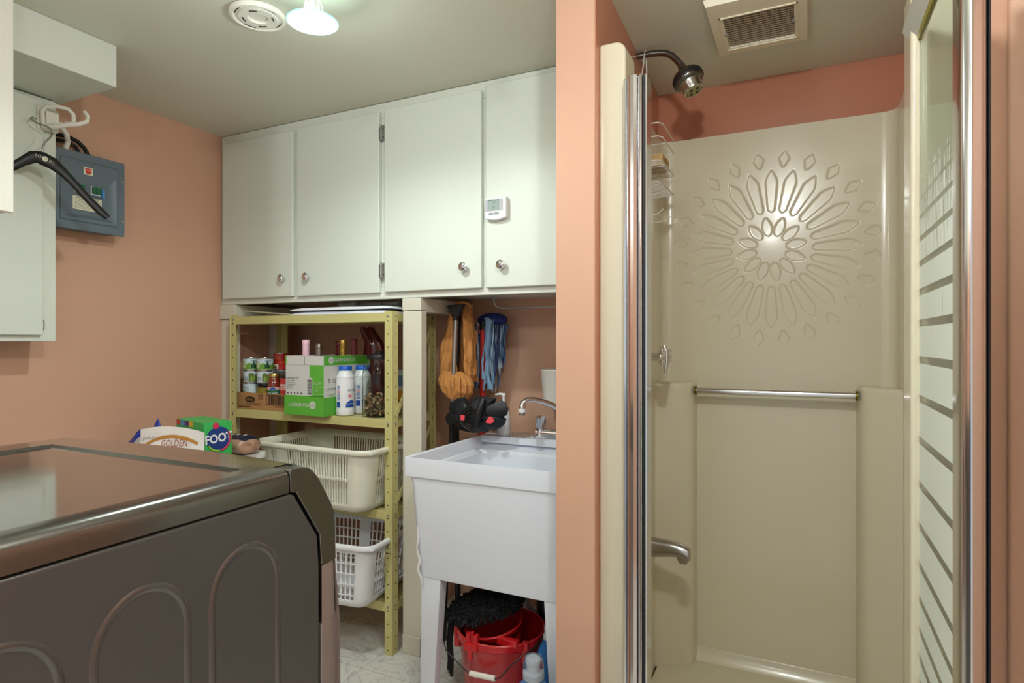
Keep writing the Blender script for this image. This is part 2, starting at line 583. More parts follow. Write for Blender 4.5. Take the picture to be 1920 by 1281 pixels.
# corner columns
co = MB()
co.prism([(-.520, 2.255), (-.405, 2.300), (-.379, 2.325), (-.372, 2.41), (-.520, 2.41)], 'z', .03, 1.098, M_stall)
co.prism([(.285, 2.255), (.285, 2.41), (.155, 2.41), (.162, 2.325), (.188, 2.300)], 'z', .03, 1.098, M_stall)
co.build('corner_ledge', st, bevel=.014, seg=4)
pn = MB()
pn.box(-.50, 1.575, .005, .27, 2.41, .04, M_stall)
pn.prism([(1.555, .005), (1.665, .005), (1.655, .10), (1.64, .115), (1.575, .115), (1.555, .10)], 'x', -.4975, .298, M_stall)
pn.prism([(2.36, .03), (2.41, .03), (2.41, .085), (2.399, .085), (2.39, .055)], 'x', -.50, .27, M_stall)
pn.build('shower_pan', st, bevel=.01, seg=3)
tb = MB()
tb.tube([(-.373, 2.332, 1.067), (.158, 2.332, 1.067)], .0125, M_alu, 24)
for x, dx in ((-.373, 1), (.158, -1)):
    tb.cyl((x, 2.332, 1.067), (dx, 0, 0), .0165, .008, mat('aged_brass', (120, 108, 52), .35, metal=1), 24)
tb.build('grab_bar', st)
# taps (three-lobed chrome handles seen end on)
for i, (y, z) in enumerate(((2.02, 1.20), (2.115, 1.20))):
    t = MB()
    t.cyl((-.502, y, z), (1, 0, 0), .024, .010, M_chrome, 28)
    t.cyl((-.494, y, z), (1, 0, 0), .012, .065, M_chrome, 20)
    Mx = axis_frame((-.440, y, z), (1, 0, 0))
    t.lathe([(0, 0), (.013, 0), (.020, .006), (.020, .016), (.012, .023), (0, .024)], M_chrome, Mx, 24)
    for kk in range(4):
        a = radians(90 * kk + 45 * i)
        t.ball((-.428, y + .021 * cos(a), z + .021 * sin(a)), .0095, M_chrome, 10, (1.0, 1.25, 1.25))
    t.build('tap_handle', st)
t = MB()
t.cyl((-.502, 2.067, 1.195), (1, 0, 0), .022, .008, M_chrome, 28)
t.tube([(-.498, 2.067, 1.195), (-.430, 2.067, 1.195)], [.012, .010], M_chrome, 16)
t.tube([(-.430, 2.067, 1.235), (-.424, 2.067, 1.215), (-.424, 2.067, 1.180), (-.428, 2.067, 1.142)], [.006, .011, .010, .005], M_chrome, 14)
t.build('diverter_lever', st)
sp = MB()
def spoutring(x, zc, hw, hh):
    return [(x, 2.10 + hw * cos(a) * (1 if abs(cos(a)) < .8 else .95), zc + hh * sin(a)) for a in [2 * pi * k / 20 for k in range(20)]]
rings = [spoutring(-.505, .535, .030, .034), spoutring(-.47, .538, .029, .033), spoutring(-.42, .541, .026, .028), spoutring(-.385, .540, .0245, .024), spoutring(-.358, .533, .023, .022), spoutring(-.350, .528, .019, .020)]
vs = [p for r in rings for p in r]
fs = [(i * 20 + k, i * 20 + (k + 1) % 20, (i + 1) * 20 + (k + 1) % 20, (i + 1) * 20 + k) for i in range(5) for k in range(20)] + [tuple(range(100, 120))]
M_spout = mat('satin_chrome', (186, 184, 182), .22, metal=1.0)
sp.add(vs, fs, M_spout)
sp.prism([(-.387, .535), (-.352, .540), (-.350, .516), (-.360, .500), (-.383, .500), (-.392, .515)], 'y', 2.080, 2.120, M_spout)
sp.build('tub_spout', st, bevel=.002)

# door jambs
def jamb_prof(x0, sgn, y0=1.558):
    P_ = [(0, 0), (0, -.028), (.004, -.034), (.010, -.034), (.012, -.028), (.015, -.028), (.017, -.040), (.024, -.048), (.033, -.050), (.040, -.046), (.043, -.036),
          (.045, -.036), (.046, -.044), (.050, -.047), (.053, -.044), (.0535, 0)]
    return [(x0 + sgn * a, y0 + c) for a, c in P_]
j = MB().prism(jamb_prof(-.424, 1), 'z', .10, 1.925, M_alu)
jo = j.build('door_jamb', st, angle=30)
MB().prism([(-.3705, 1.558), (-.3705, 1.520), (-.368, 1.513), (-.364, 1.513), (-.362, 1.520), (-.362, 1.558)], 'z', .10, 1.922, M_rubber_shade).build('gasket_and_shade_strip', jo)
MB().prism([(-.3618, 1.562), (-.3618, 1.512), (-.3585, 1.512), (-.3585, 1.562)], 'z', .10, 1.922, M_alu).build('edge_strip', jo)

# swung-open glass door, running toward the viewer
GX = .2236
M_glass = mat('door_glass', (225, 240, 236), .04, trans=1.0, ior=1.05, alpha=1.0)
door = MB()
door.prism([(GX - .004, 1.200), (GX - .004, 1.178), (GX + .001, 1.168), (GX + .010, 1.163), (GX + .022, 1.166), (GX + .029, 1.174), (GX + .031, 1.186), (GX + .036, 1.190), (GX + .036, 1.215), (GX + .006, 1.215), (GX + .006, 1.225), (GX - .004, 1.225)], 'z', .125, 1.965, M_alu)
door.prism([(GX - .006, 1.590), (GX + .008, 1.590), (GX + .008, 1.612), (GX - .006, 1.612)], 'z', .125, 1.915, M_alu)
door.box(GX - .005, 1.2, .125, GX + .008, 1.61, .155, M_alu)
dr = door.build('shower_door', st, bevel=.0015)
MB().box(GX + .0362, 1.188, .125, GX + .0395, 1.215, 1.965, M_rubber_shade).build('gasket_and_shade_strip', dr)  # dark strip standing in for the shadowed gap between stile and wall
MB().box(GX - .003, 1.222, .15, GX + .003, 1.592, 1.905, M_glass).build('glass_pane', dr, smooth=False)
tr = MB()
tr.prism([(GX + .006, 1.900), (GX - .006, 1.900), (GX - .008, 1.912), (GX + .006, 1.912)], 'y', 1.20, 1.605, mat('olive_seal', (150, 142, 62), .35))
tr.prism([(GX - .008, 1.910), (GX - .030, 1.942), (GX - .028, 1.944), (GX + .006, 1.914)], 'y', 1.20, 1.60, mat('grey_vinyl_strip', (205, 206, 198), .4))
tr.build('top_seal', dr)


def stripe_mat():
    m = bpy.data.materials.new('frosted_stripe_film'); m.use_nodes = True
    nt = m.node_tree; b = nt.nodes['Principled BSDF']
    b.inputs['Base Color'].default_value = lin((.87, .90, .86)) + (1,); b.inputs['Roughness'].default_value = .45
    tc = nt.nodes.new('ShaderNodeTexCoord'); mp = nt.nodes.new('ShaderNodeMapping'); mp.inputs['Scale'].default_value = (1, 60, 2.2)
    nz = nt.nodes.new('ShaderNodeTexNoise'); nz.inputs['Scale'].default_value = 3; nz.inputs['Detail'].default_value = 3
    nt.links.new(tc.outputs['Object'], mp.inputs[0]); nt.links.new(mp.outputs[0], nz.inputs['Vector'])
    sx = nt.nodes.new('ShaderNodeSeparateXYZ'); nt.links.new(tc.outputs['Object'], sx.inputs[0])
    mr = nt.nodes.new('ShaderNodeMapRange'); mr.inputs['From Min'].default_value = 1.36; mr.inputs['From Max'].default_value = 1.62
    mr.inputs['To Min'].default_value = .24; mr.inputs['To Max'].default_value = .62
    nt.links.new(sx.outputs['Z'], mr.inputs[0])
    su = nt.nodes.new('ShaderNodeMath'); su.operation = 'SUBTRACT'; nt.links.new(nz.outputs[0], su.inputs[0]); nt.links.new(mr.outputs[0], su.inputs[1])
    mu = nt.nodes.new('ShaderNodeMath'); mu.operation = 'MULTIPLY_ADD'; mu.inputs[1].default_value = 9; mu.inputs[2].default_value = .5; mu.use_clamp = True
    nt.links.new(su.outputs[0], mu.inputs[0])
    nt.links.new(mu.outputs[0], b.inputs['Alpha'])
    return m


gc = [342, 356, 384, 418, 457, 501, 552, 608, 673, 743, 818, 898, 973, 1044, 1105, 1161, 1210, 1254, 1294, 1328, 1357, 1383]
KZ = .001191
fm = MB(); M_st = stripe_mat()
for i in range(len(gc) - 1):
    g0 = 2 + min(4.5, i * .7) if i else 0; g1 = 2 + min(4.5, (i + 1) * .7)
    za = 1.25 - (gc[i] + g0 - 640.5) * KZ; zb = 1.25 - (gc[i + 1] - g1 - 640.5) * KZ
    fm.quad((GX - .0035, 1.590, za), (GX - .0035, 1.590, zb), (GX - .0035, 1.226, zb), (GX - .0035, 1.226, za), M_st)
fo = fm.build('frosted_stripes', dr, smooth=False)
fo['_z'] = 0

# shower head on its arm
sh = thing('wall_shower', 'worn chrome shower head on a bent arm above the stall', 'shower head', (-.52, 2.02, 2.2))
am = MB()
am.tube([(-.517, 2.02, 2.212), (-.47, 2.02, 2.211), (-.44, 2.02, 2.209), (-.415, 2.02, 2.203), (-.395, 2.02, 2.190), (-.378, 2.02, 2.170), (-.362, 2.02, 2.148)], .0105, M_chrome_dull, 18)
am.cyl((-.520, 2.02, 2.212), (1, 0, 0), .018, .004, mat('caulk_white', (205, 190, 170), .7), 20)
am.build('shower_arm', sh)
ax = Vector((.36, -.10, -.80)).normalized()
hd = MB()
Mh = axis_frame(Vector((-.366, 2.02, 2.152)), ax)
hd.lathe([(0, 0), (.011, 0), (.013, .004), (.013, .014), (.017, .018), (.021, .026), (.040, .034), (.047, .042), (.048, .046), (.048, .066), (.044, .072), (.036, .075)], M_chrome_dull, Mh, 60)
for q in range(60):
    a = 2 * pi * q / 60
    c0 = Mh @ Vector((.0482 * cos(a), .0482 * sin(a), .047)); c1 = Mh @ Vector((.0482 * cos(a), .0482 * sin(a), .065))
    hd.tube([c0, c1], .0016, M_black, 6)
hd.lathe([(.036, .074), (.034, .078), (.033, .098), (.031, .104), (.027, .105), (.026, .102), (0, .100)], mat('head_chrome', (190, 188, 182), .22, metal=1), Mh, 40)
hd.build('sprinkler_head', sh)
fc = MB()
fc.lathe([(.026, .1022), (.024, .106), (.010, .107), (0, .106)], mat('limescale_yellow', (150, 142, 96), .6, bump=.5, bscale=150), Mh, 30)
for q in range(4):
    a = pi / 2 * q + .3
    fc.cyl(Mh @ Vector((.014 * cos(a), .014 * sin(a), .1065)), ax, .005, .0015, M_black, 12)
fc.build('spray_face', sh)

# exhaust fan grille on the shower ceiling
ef = thing('exhaust_fan', 'beige ceiling exhaust fan cover with dusty wire grille above the shower', 'fan', (-.127, 1.97, 2.23))
M_fan = mat('aged_cream_plastic', (232, 224, 200), .4)
f = MB()
x0, x1, y0, y1 = -.266, .010, 1.80, 2.142; gx0, gx1, gy0, gy1 = -.222, -.030, 1.888, 2.085
zb = 2.205
# four mitred frame sides sloping up to the ceiling
O = [(x0, y0, 2.228), (x1, y0, 2.228), (x1, y1, 2.228), (x0, y1, 2.228)]
A = [(x0 + .006, y0 + .006, zb + .004), (x1 - .006, y0 + .006, zb + .004), (x1 - .006, y1 - .006, zb + .004), (x0 + .006, y1 - .006, zb + .004)]
B_ = [(gx0 - .012, gy0 - .012, zb), (gx1 + .012, gy0 - .012, zb), (gx1 + .012, gy1 + .012, zb), (gx0 - .012, gy1 + .012, zb)]
C_ = [(gx0, gy0, zb), (gx1, gy0, zb), (gx1, gy1, zb), (gx0, gy1, zb)]
D_ = [(gx0, gy0, 2.222), (gx1, gy0, 2.222), (gx1, gy1, 2.222), (gx0, gy1, 2.222)]
vs = O + A + B_ + C_ + D_
f.add(vs, [(r * 4 + k, r * 4 + (k + 1) % 4, r * 4 + 4 + (k + 1) % 4, r * 4 + 4 + k) for r in range(4) for k in range(4)], M_fan)
for a0, a1 in (((gx0 - .01, gy0 - .01), (gx1 + .01, gy0 - .006)), ((gx0 - .01, gy1 + .006), (gx1 + .01, gy1 + .01)), ((gx0 - .01, gy0 - .01), (gx0 - .006, gy1 + .01)), ((gx1 + .006, gy0 - .01), (gx1 + .01, gy1 + .01))):
    f.box(a0[0], a0[1], zb - .003, a1[0], a1[1], zb + .002, M_fan)
for xx in (gx0 - .004, gx1 - .006):
    f.box(xx, 1.98, zb - .003, xx + .010, 1.99, zb + .004, M_steel)
f.build('fan_cover', ef)
MB().box(gx0, gy0, 2.2235, gx1, gy1, 2.227, mat('dusty_filter', (96, 76, 58), .95, bump=.8, bscale=120, var=.35, vscale=35)).build('filter', ef)
g = MB(); M_wire = mat('pale_wire', (188, 172, 150), .45)
for i in range(1, 13):
    x = gx0 + (gx1 - gx0) * i / 13
    g.tube([(x, gy0, zb + .004), (x, gy1, zb + .004)], .0009, M_wire, 6)
for i in range(1, 15):
    y = gy0 + (gy1 - gy0) * i / 15
    g.box(gx0, y - .003, zb + .006, gx1, y + .003, zb + .0075, M_wire)
g.build('wire_grille', ef)

# round bracket plate of a smoke detector
sd = thing('smoke_alarm_base', 'round white smoke alarm mounting plate on the ceiling', 'smoke alarm', (-1.475, 1.297, 2.23))
p = MB()
Mz = axis_frame((-1.475, 1.297, 2.229), (0, 0, -1))
p.lathe([(0, .004), (.026, .004), (.027, .0), (.0275, .006), (.030, .012), (.055, .013), (.058, .010), (.066, .010), (.070, .014), (.077, .013), (.080, .008), (.080, 0)], M_wplastic, Mz, 64)
for a, rr, L in ((20, .064, .018), (100, .064, .018), (200, .064, .02), (290, .064, .018)):
    a = radians(a)
    pts = [Mz @ Vector((rr * cos(a + t * L / rr), rr * sin(a + t * L / rr), .0105)) for t in (-1, -.5, 0, .5, 1)]
    p.tube(pts, .0012, M_hole, 6)
for a in (60, 150, 245, 330):
    a = radians(a)
    pts = [Mz @ Vector((.044 * cos(a + t * .25), .044 * sin(a + t * .25), .0135)) for t in (-1, 0, 1)]
    p.tube(pts, .0016, MATS['dark_hole'], 6)
p.build('mounting_plate', sd)

# halogen-style ceiling lamp with a glass disc
L0 = (-1.225, 1.262)
cl = thing('ceiling_spotlight', 'lit ceiling spotlight with a pale green glass disc', 'light', (L0[0], L0[1], 2.23))
p = MB()
p.lathe([(0, 0), (.028, 0), (.030, .004), (.026, .012), (.021, .020), (.020, .034), (0, .034)], M_wplastic, axis_frame((L0[0], L0[1], 2.229), (0, 0, -1)), 32)
for sgn in (-1, 1):
    p.tube([(L0[0] + sgn * .020, L0[1] + sgn * .004, 2.200), (L0[0] + sgn * .038, L0[1] + sgn * .009, 2.133)], .0016, M_wplastic, 8)
p.build('lamp_holder', cl)
M_lglass = mat('reflector_glass', (238, 246, 244), .08, trans=.85, ior=1.3)
p = MB()
p.lathe([(.012, 2.196), (.017, 2.18), (.021, 2.160), (.034, 2.138)], M_lglass, Matrix.Translation((L0[0], L0[1], 0)), 32)
for q in range(14):
    a = 2 * pi * q / 14
    p.tube([(L0[0] + .015 * cos(a), L0[1] + .015 * sin(a), 2.192), (L0[0] + .0215 * cos(a), L0[1] + .0215 * sin(a), 2.160), (L0[0] + .033 * cos(a), L0[1] + .033 * sin(a), 2.140)], .0012, M_wplastic, 6)
p.build('reflector', cl)
p = MB().lathe([(0, 2.138), (.050, 2.138), (.052, 2.131), (.046, 2.126), (0, 2.124)], mat('lit_lens', (255, 255, 255), .5, emit=(232, 255, 250), estr=9.0), Matrix.Translation((L0[0], L0[1], 0)), 40)
p.build('lens', cl)
p = MB().lathe([(.050, 2.134), (.068, 2.134), (.070, 2.132), (.068, 2.130), (.050, 2.130), (.050, 2.134)], mat('green_glass_disc', (150, 222, 205), .15, trans=.5, emit=(130, 225, 205), estr=.6), Matrix.Translation((L0[0], L0[1], 0)), 48)
p.build('glass_disc', cl)
# ================================================================ CLOTHES DRYER
DX = -.818; DL = -1.56; DT = 1.025
dy = thing('clothes_dryer', 'large dark grey metal clothes dryer with a glossy top in the left foreground', 'dryer', (-1.19, .45, 0))
body = MB()
# side outline (y,z) of the painted side panel
side = [(-.05, .02), (.862, .02), (.862, .612), (.862, .829), (.857, .889), (.799, .978), (.790, .981), (-.05, .981)]
body.prism(side, 'x', DL + .012, DX, M_dpanel)
body.build('side_panel', dy, bevel=.006, seg=3)
# embossed arches on the side panel: raised ridge ribs as an inverted U
ar = MB()
def arch(yc, hw, zt, zb):
    zc = zt - hw * 1.12
    inner = []
    for k in range(25):
        a = pi * k / 24
        inner.append((yc + hw * cos(a), zc + hw * 1.12 * sin(a)))
    path = [(yc + hw, zb)] + inner + [(yc - hw, zb)]
    # cross-section: a shallow step groove, swept
    prof_ = [(-.0060, 0.0), (-.0030, .0022), (0, .0026), (.0030, .0022), (.0060, 0.0)]
    N = len(path); vs = []
    for i, p_ in enumerate(path):
        a_ = path[max(0, i - 1)]; b_ = path[min(N - 1, i + 1)]
        t = Vector((b_[0] - a_[0], b_[1] - a_[1])).normalized(); nn = Vector((t.y, -t.x))
        for (w, h_) in prof_:
            vs.append((DX + h_, p_[0] + nn.x * w, p_[1] + nn.y * w))
    ar.add(vs, [(i * 5 + k, i * 5 + k + 1, i * 5 + k + 6, i * 5 + k + 5) for i in range(N - 1) for k in range(4)], M_dridge)
arch(.697, .064, .916, .15); arch(.527, .065, .909, .15); arch(.357, .065, .903, .15); arch(.187, .065, .903, .15); arch(.017, .060, .903, .15)
ar.build('embossed_arches', dy, angle=80)
# top shell: rolled trim edge on the right, flat glossy recessed top, bowed front
def front_y(x, base):
    u = (x - (DL + DX) / 2) / ((DX - DL) / 2)
    return base + .030 * (1 - u * u)
tp = MB()
# cross-section (x,z) of the trim running front to back; the far end curves down over the console
sec = [(DX + .001, .984), (DX + .002, 1.003), (DX + .0005, 1.012), (DX - .004, 1.019), (DX - .011, 1.0235), (DX - .020, DT), (DX - .040, DT + .0005)]
ys = [-.06 + .845 * k / 10 for k in range(11)]
vs = [(x, y, z) for y in ys for (x, z) in sec]
m_ = len(sec)
tp.add(vs, [(i * m_ + k, i * m_ + k + 1, (i + 1) * m_ + k + 1, (i + 1) * m_ + k) for i in range(10) for k in range(m_ - 1)], M_dtrim)
tp.quad((DX + .001, -.06, .984), (DX + .001, .785, .984), (DX - .01, .785, .984), (DX - .01, -.06, .984), M_dtrim)
tp.build('top_trim', dy, angle=60)
tt = MB()
# flat top, with a recess in the middle
rx0, rx1, ry1 = -1.478, -.905, .742
zr = DT - .005
def topz(y): return DT + .0005
N_ = 24
Xs = [DL + (DX - .040 - DL) * k / N_ for k in range(N_ + 1)]
tt.add([(x, .752, DT) for x in Xs] + [(x, front_y(x, .815), DT) for x in Xs], [(k, k + 1, N_ + 2 + k, N_ + 1 + k) for k in range(N_)], M_dtop)
tt.quad((DL, -.06, DT), (rx0 - .008, -.06, DT), (rx0 - .008, .752, DT), (DL, .752, DT), M_dtop)
tt.quad((rx1 + .014, -.06, DT), (DX - .040, -.06, DT), (DX - .040, .752, DT), (rx1 + .014, .752, DT), M_dtop)
tt.quad((rx0, -.06, zr), (rx1, -.06, zr), (rx1, ry1, zr), (rx0, ry1, zr), M_dtop)
tt.quad((rx0 - .008, -.06, DT), (rx0, -.06, zr), (rx0, ry1, zr), (rx0 - .008, .752, DT), M_dtrim)
tt.quad((rx0 - .008, .752, DT), (rx0, ry1, zr), (rx1, ry1, zr), (rx1 + .014, .752, DT), M_dtrim)
tt.quad((rx1, -.06, zr), (rx1 + .014, -.06, DT), (rx1 + .014, .752, DT), (rx1, ry1, zr), M_dtop)
tt.quad((DL, -.06, DT), (DL, .80, DT), (DL, .80, .95), (DL, -.06, .95), M_dtop)
tt.build('top_panel', dy, smooth=False)
# console / front: rolls over from the top down the front
cs = MB()
fprof = [(.815, DT), (.828, DT - .003), (.842, DT - .012), (.856, DT - .028), (.888, .945), (.8975, .925), (.900, .90), (.902, .831)]
vs = []; cols = [DL + (DX - DL) * k / 24 for k in range(25)]
for (yy, zz) in fprof:
    for x in cols:
        e = max(0, (x - (DX - .014)) / .014)
        vs.append((x, front_y(x, yy), zz - (.008 * e * e if zz > 1.0 else 0)))
cs.add(vs, [(i * 25 + k, i * 25 + k + 1, (i + 1) * 25 + k + 1, (i + 1) * 25 + k) for i in range(len(fprof) - 1) for k in range(24)], M_dtrim)
# right-hand cheek following the outline seen in the picture
cheek = [(.7865, DT - .001), (.815, DT - .001), (.828, DT - .004), (.842, DT - .013), (.856, DT - .029), (.888, .944), (.8975, .924), (.900, .900), (.902, .831), (.864, .831), (.859, .890), (.801, .981), (.788, .984)]
cs.prism(cheek, 'x', DX - .05, DX + .0025, M_dtrim)
cs.build('control_console', dy, bevel=.002, weld=False)
lf = MB()
lprof = [(.902, .829), (.910, .76), (.916, .70), (.917, .55), (.915, .02)]
vs = []
for (yy, zz) in lprof:
    for x in cols:
        vs.append((x, front_y(x, yy), zz))
lf.add(vs, [(i * 25 + k, i * 25 + k + 1, (i + 1) * 25 + k + 1, (i + 1) * 25 + k) for i in range(len(lprof) - 1) for k in range(24)], M_dfront)
lf.prism([(DX + .002, .864), (DX - .011, .914), (DX - .013, .920), (DX - .06, .920), (DX - .06, .864)], 'z', .02, .72, M_dfront)
lf.add([(DX + .002, .864, .72), (DX - .011, .914, .72), (DX - .06, .918, .72), (DX + .002, .864, .829), (DX - .004, .902, .829), (DX - .06, .904, .829)], [(0, 1, 4, 3), (1, 2, 5, 4), (3, 4, 5)], M_dfront)
lf.build('front_panel', dy, bevel=.0015)

# ================================================================ METAL SHELVING
SH = thing('shelving_unit', 'yellow enamelled metal shelving unit with perforated corner posts', 'shelves', (-1.94, 2.1, 0))
SX0, SX1, SY0, SY1 = -2.400, -1.476, 1.950, 2.262
def post(x, y, sx, sy):
    p = MB(); t = .002
    w, w2 = .036, .040
    p.box(x, y, 0, x + sx * w, y + sy * t, 1.372, M_yellow)
    p.box(x, y, 0, x + sx * t, y + sy * w2, 1.372, M_yellow)
    p.tube([(x + sx * .002, y + sy * .002, 0), (x + sx * .002, y + sy * .002, 1.372)], .0045, M_yellow, 10)
    for k in range(26):
        z = .02 + k * .0525
        p.cyl((x + sx * .020, y + sy * .0005, z), (0, -sy, 0), .0028, .0016, M_hole, 8)
        p.cyl((x + sx * .0005, y + sy * .024, z), (-sx, 0, 0), .0028, .0016, M_hole, 8)
    if sy > 0:
        p.box(x, y - .0012, .405, x + sx * w, y, .407, M_hole)
    for z in (1.352, .922, .557, .428, .192):
        for (c, a) in (((x + sx * .020, y, z), (0, -sy, 0)), ((x, y + sy * .024, z), (-sx, 0, 0))):
            p.lathe([(.005, 0), (.005, .002), (.003, .0035), (0, .0038)], M_steel, axis_frame(c, a), 12)
    return p
post(SX1, SY0, -1, 1).build('post', SH); post(SX0, SY0, 1, 1).build('post', SH)
post(SX1, SY1, -1, -1).build('post', SH); post(SX0, SY1, 1, -1).build('post', SH)
for z in (1.365, .938, .572, .205):
    q = MB()
    q.box(SX0 + .003, SY0 + .004, z - .003, SX1 - .003, SY1 - .004, z, M_yellow)
    q.box(SX0 + .003, SY0 + .003, z - .036, SX1 - .003, SY0 + .006, z, M_yellow)
    q.box(SX0 + .003, SY1 - .006, z - .034, SX1 - .003, SY1 - .003, z, M_yellow)
    q.box(SX0 + .003, SY0 + .003, z - .034, SX0 + .006, SY1 - .003, z, M_yellow)
    q.box(SX1 - .006, SY0 + .003, z - .034, SX1 - .003, SY1 - .003, z, M_yellow)
    q.build('shelf', SH, bevel=.0015)
for (x, z0, z1) in ((SX1 + .001, .95, 1.33), (SX1 + .001, .60, .90)):
    br = MB(); br.box(0, -.20, -.010, .0025, .20, .010, M_yellow)
    a = atan2(z1 - z0, SY1 - SY0 - .04); L_ = sqrt((z1 - z0) ** 2 + (SY1 - SY0 - .04) ** 2)
    Mx = Matrix.Translation((x, (SY0 + SY1) / 2, (z0 + z1) / 2)) @ Matrix.Rotation(a, 4, 'X') @ Matrix.Diagonal((1, L_ / .4, 1, 1))
    br.v = [tuple(Mx @ Vector(p)) for p in br.v]
    br.build('cross_brace', SH)

# ================================================================ LAUNDRY SINK
SK = thing('laundry_sink', 'white plastic floor-standing laundry sink beside the orange partition wall', 'sink', (-.95, 1.95, 0))
sx0, sx1, sy0, sy1 = -1.222, -.648, 1.678, 2.285
def ring(x0, y0, x1, y1, z, r, n=6):
    return [(p[0], p[1], z) for p in rrect(x0, y0, x1, y1, r, n)]
LV = [  # inset, z, corner radius, (extra)
    (.058, .462, .015), (.050, .470, .02), (.019, .772, .03), (.018, .790, .02), (.0, .797, .010), (.0, .856, .010), (.002, .860, .010), (.008, .860, .010), (.012, .856, .01),
    (.016, .815, .02), (.030, .812, .03), (.040, .800, .03), (.070, .52, .04), (.085, .485, .04)]
tubm = MB(); vs = []; nr = 0
for (ins, z, r) in LV:
    bk = 0
    inner = LV.index((ins, z, r)) >= 9
    iy = ins if inner else ins * .25
    rg = ring(sx0 + ins, sy0 + iy, sx1 - ins * .2, sy1 - ins - (.085 if inner else 0), z, r)
    nr = len(rg); vs += rg
fs = [(i * nr + k, i * nr + (k + 1) % nr, (i + 1) * nr + (k + 1) % nr, (i + 1) * nr + k) for i in range(len(LV) - 1) for k in range(nr)]
fs += [tuple((len(LV) - 1) * nr + k for k in range(nr))]
tubm.add(vs, fs, M_tub)
# molded deck at the back for the tap
tubm.box(sx0 + .013, sy1 - .088, .835, sx1 - .013, sy1 - .012, .862, M_tub)
tubm.build('basin', SK, bevel=0, angle=30)
for (x, y, sx, sy) in ((sx0 + .059, sy0 + .016, 1, 1), (sx1 + .010, sy0 + .016, -1, 1), (sx0 + .059, sy1 - .07, 1, -1), (sx1 + .010, sy1 - .07, -1, -1)):
    l = MB(); w0, w1 = .078, .050; t = .045; dx, dy_ = -sx * .002, -sy * .004
    top = [(x, y), (x + sx * w0, y), (x + sx * w0, y + sy * t), (x, y + sy * t)]
    bot = [(x + dx, y + dy_), (x + dx + sx * w1, y + dy_), (x + dx + sx * w1, y + dy_ + sy * t * .8), (x + dx, y + dy_ + sy * t * .8)]
    f_ = [(0, 1, 5, 4), (1, 2, 6, 5), (2, 3, 7, 6), (3, 0, 4, 7), (0, 3, 2, 1), (4, 5, 6, 7)]
    if sx * sy > 0: f_ = [tuple(reversed(q)) for q in f_]
    l.add([(p[0], p[1], .468) for p in top] + [(p[0], p[1], 0.0) for p in bot], [tuple(reversed(q)) for q in f_], M_tub)
    l.build('leg', SK, bevel=.004)
# torn strip of white caulk film hanging down the left front corner
xx = sx0 + .060
q = MB().tube([(xx - .012, sy0 + .012, .640), (xx - .004, sy0 + .006, .590), (xx - .008, sy0 + .002, .560), (xx + .004, sy0 + .004, .520), (xx - .002, sy0 - .002, .490), (xx + .010, sy0 + .004, .460), (xx + .006, sy0 + .008, .425)],
              [.001, .0035, .002, .005, .003, .006, .001], M_plastic, 8)
q.build('torn_film', SK)
q = MB().tube([(-.95, 2.06, .47), (-.95, 2.06, .30), (-.945, 2.065, .255), (-.925, 2.08, .225), (-.895, 2.10, .215), (-.87, 2.12, .235), (-.86, 2.14, .28), (-.86, 2.20, .31), (-.86, 2.42, .315)], .020, M_plastic, 16)
q.build('drain_pipe', SK)
# faucet
fa = MB()
FY = 2.235; FZ = .862
fa.prism(rrect(-.985, FY - .026, -.715, FY + .026, .024, 5), 'z', FZ, FZ + .012, M_chrome)
fa.tube([(-.975, FY, FZ + .022), (-.73, FY, FZ + .022)], [.017, .017], M_chrome, 16)
fa.cyl((-.850, FY, FZ + .01), (0, 0, 1), .024, .045, M_chrome, 24, r2=.020)
fo_ = fa.build('faucet', SK)
q = MB()
q.cyl((-.850, FY, FZ + .055), (0, 0, 1), .018, .018, M_black, 20)
q.cyl((-.850, FY, FZ + .060), (0, 0, 1), .0185, .003, mat('aged_brass', (120, 108, 52), .35, metal=1), 20)
q.tube([(-.850, FY, FZ + .070), (-.852, FY - .006, FZ + .095), (-.864, FY - .020, FZ + .118), (-.888, FY - .045, FZ + .140), (-.916, FY - .078, FZ + .156), (-.942, FY - .106, FZ + .164), (-.960, FY - .126, FZ + .163), (-.972, FY - .138, FZ + .152), (-.974, FY - .140, FZ + .130)],
       [.0125, .012, .0115, .011, .0108, .0108, .0112, .012, .012], M_chrome, 18)
q.cyl((-.974, FY - .140, FZ + .132), (0, 0, -1), .0145, .014, M_plastic, 20)
q.cyl((-.974, FY - .140, FZ + .118), (0, 0, -1), .011, .012, M_steel, 20)
q.build('swing_spout', fo_)
for x in (-.958, -.742):
    q = MB()
    q.cyl((x, FY, FZ + .01), (0, 0, 1), .020, .03, M_chrome, 20, r2=.014)
    q.tube([(x, FY, FZ + .038), (x + (.008 if x < -.9 else 0), FY - .006, FZ + .085)], [.014, .022], M_chrome, 18)
    for kk in range(6):
        a = kk * pi / 3
        q.tube([(x + .014 * cos(a), FY + .014 * sin(a), FZ + .044), (x + .008 + .021 * cos(a), FY - .006 + .021 * sin(a), FZ + .085)], .0045, M_chrome, 8)
    q.build('faucet_handle', fo_)

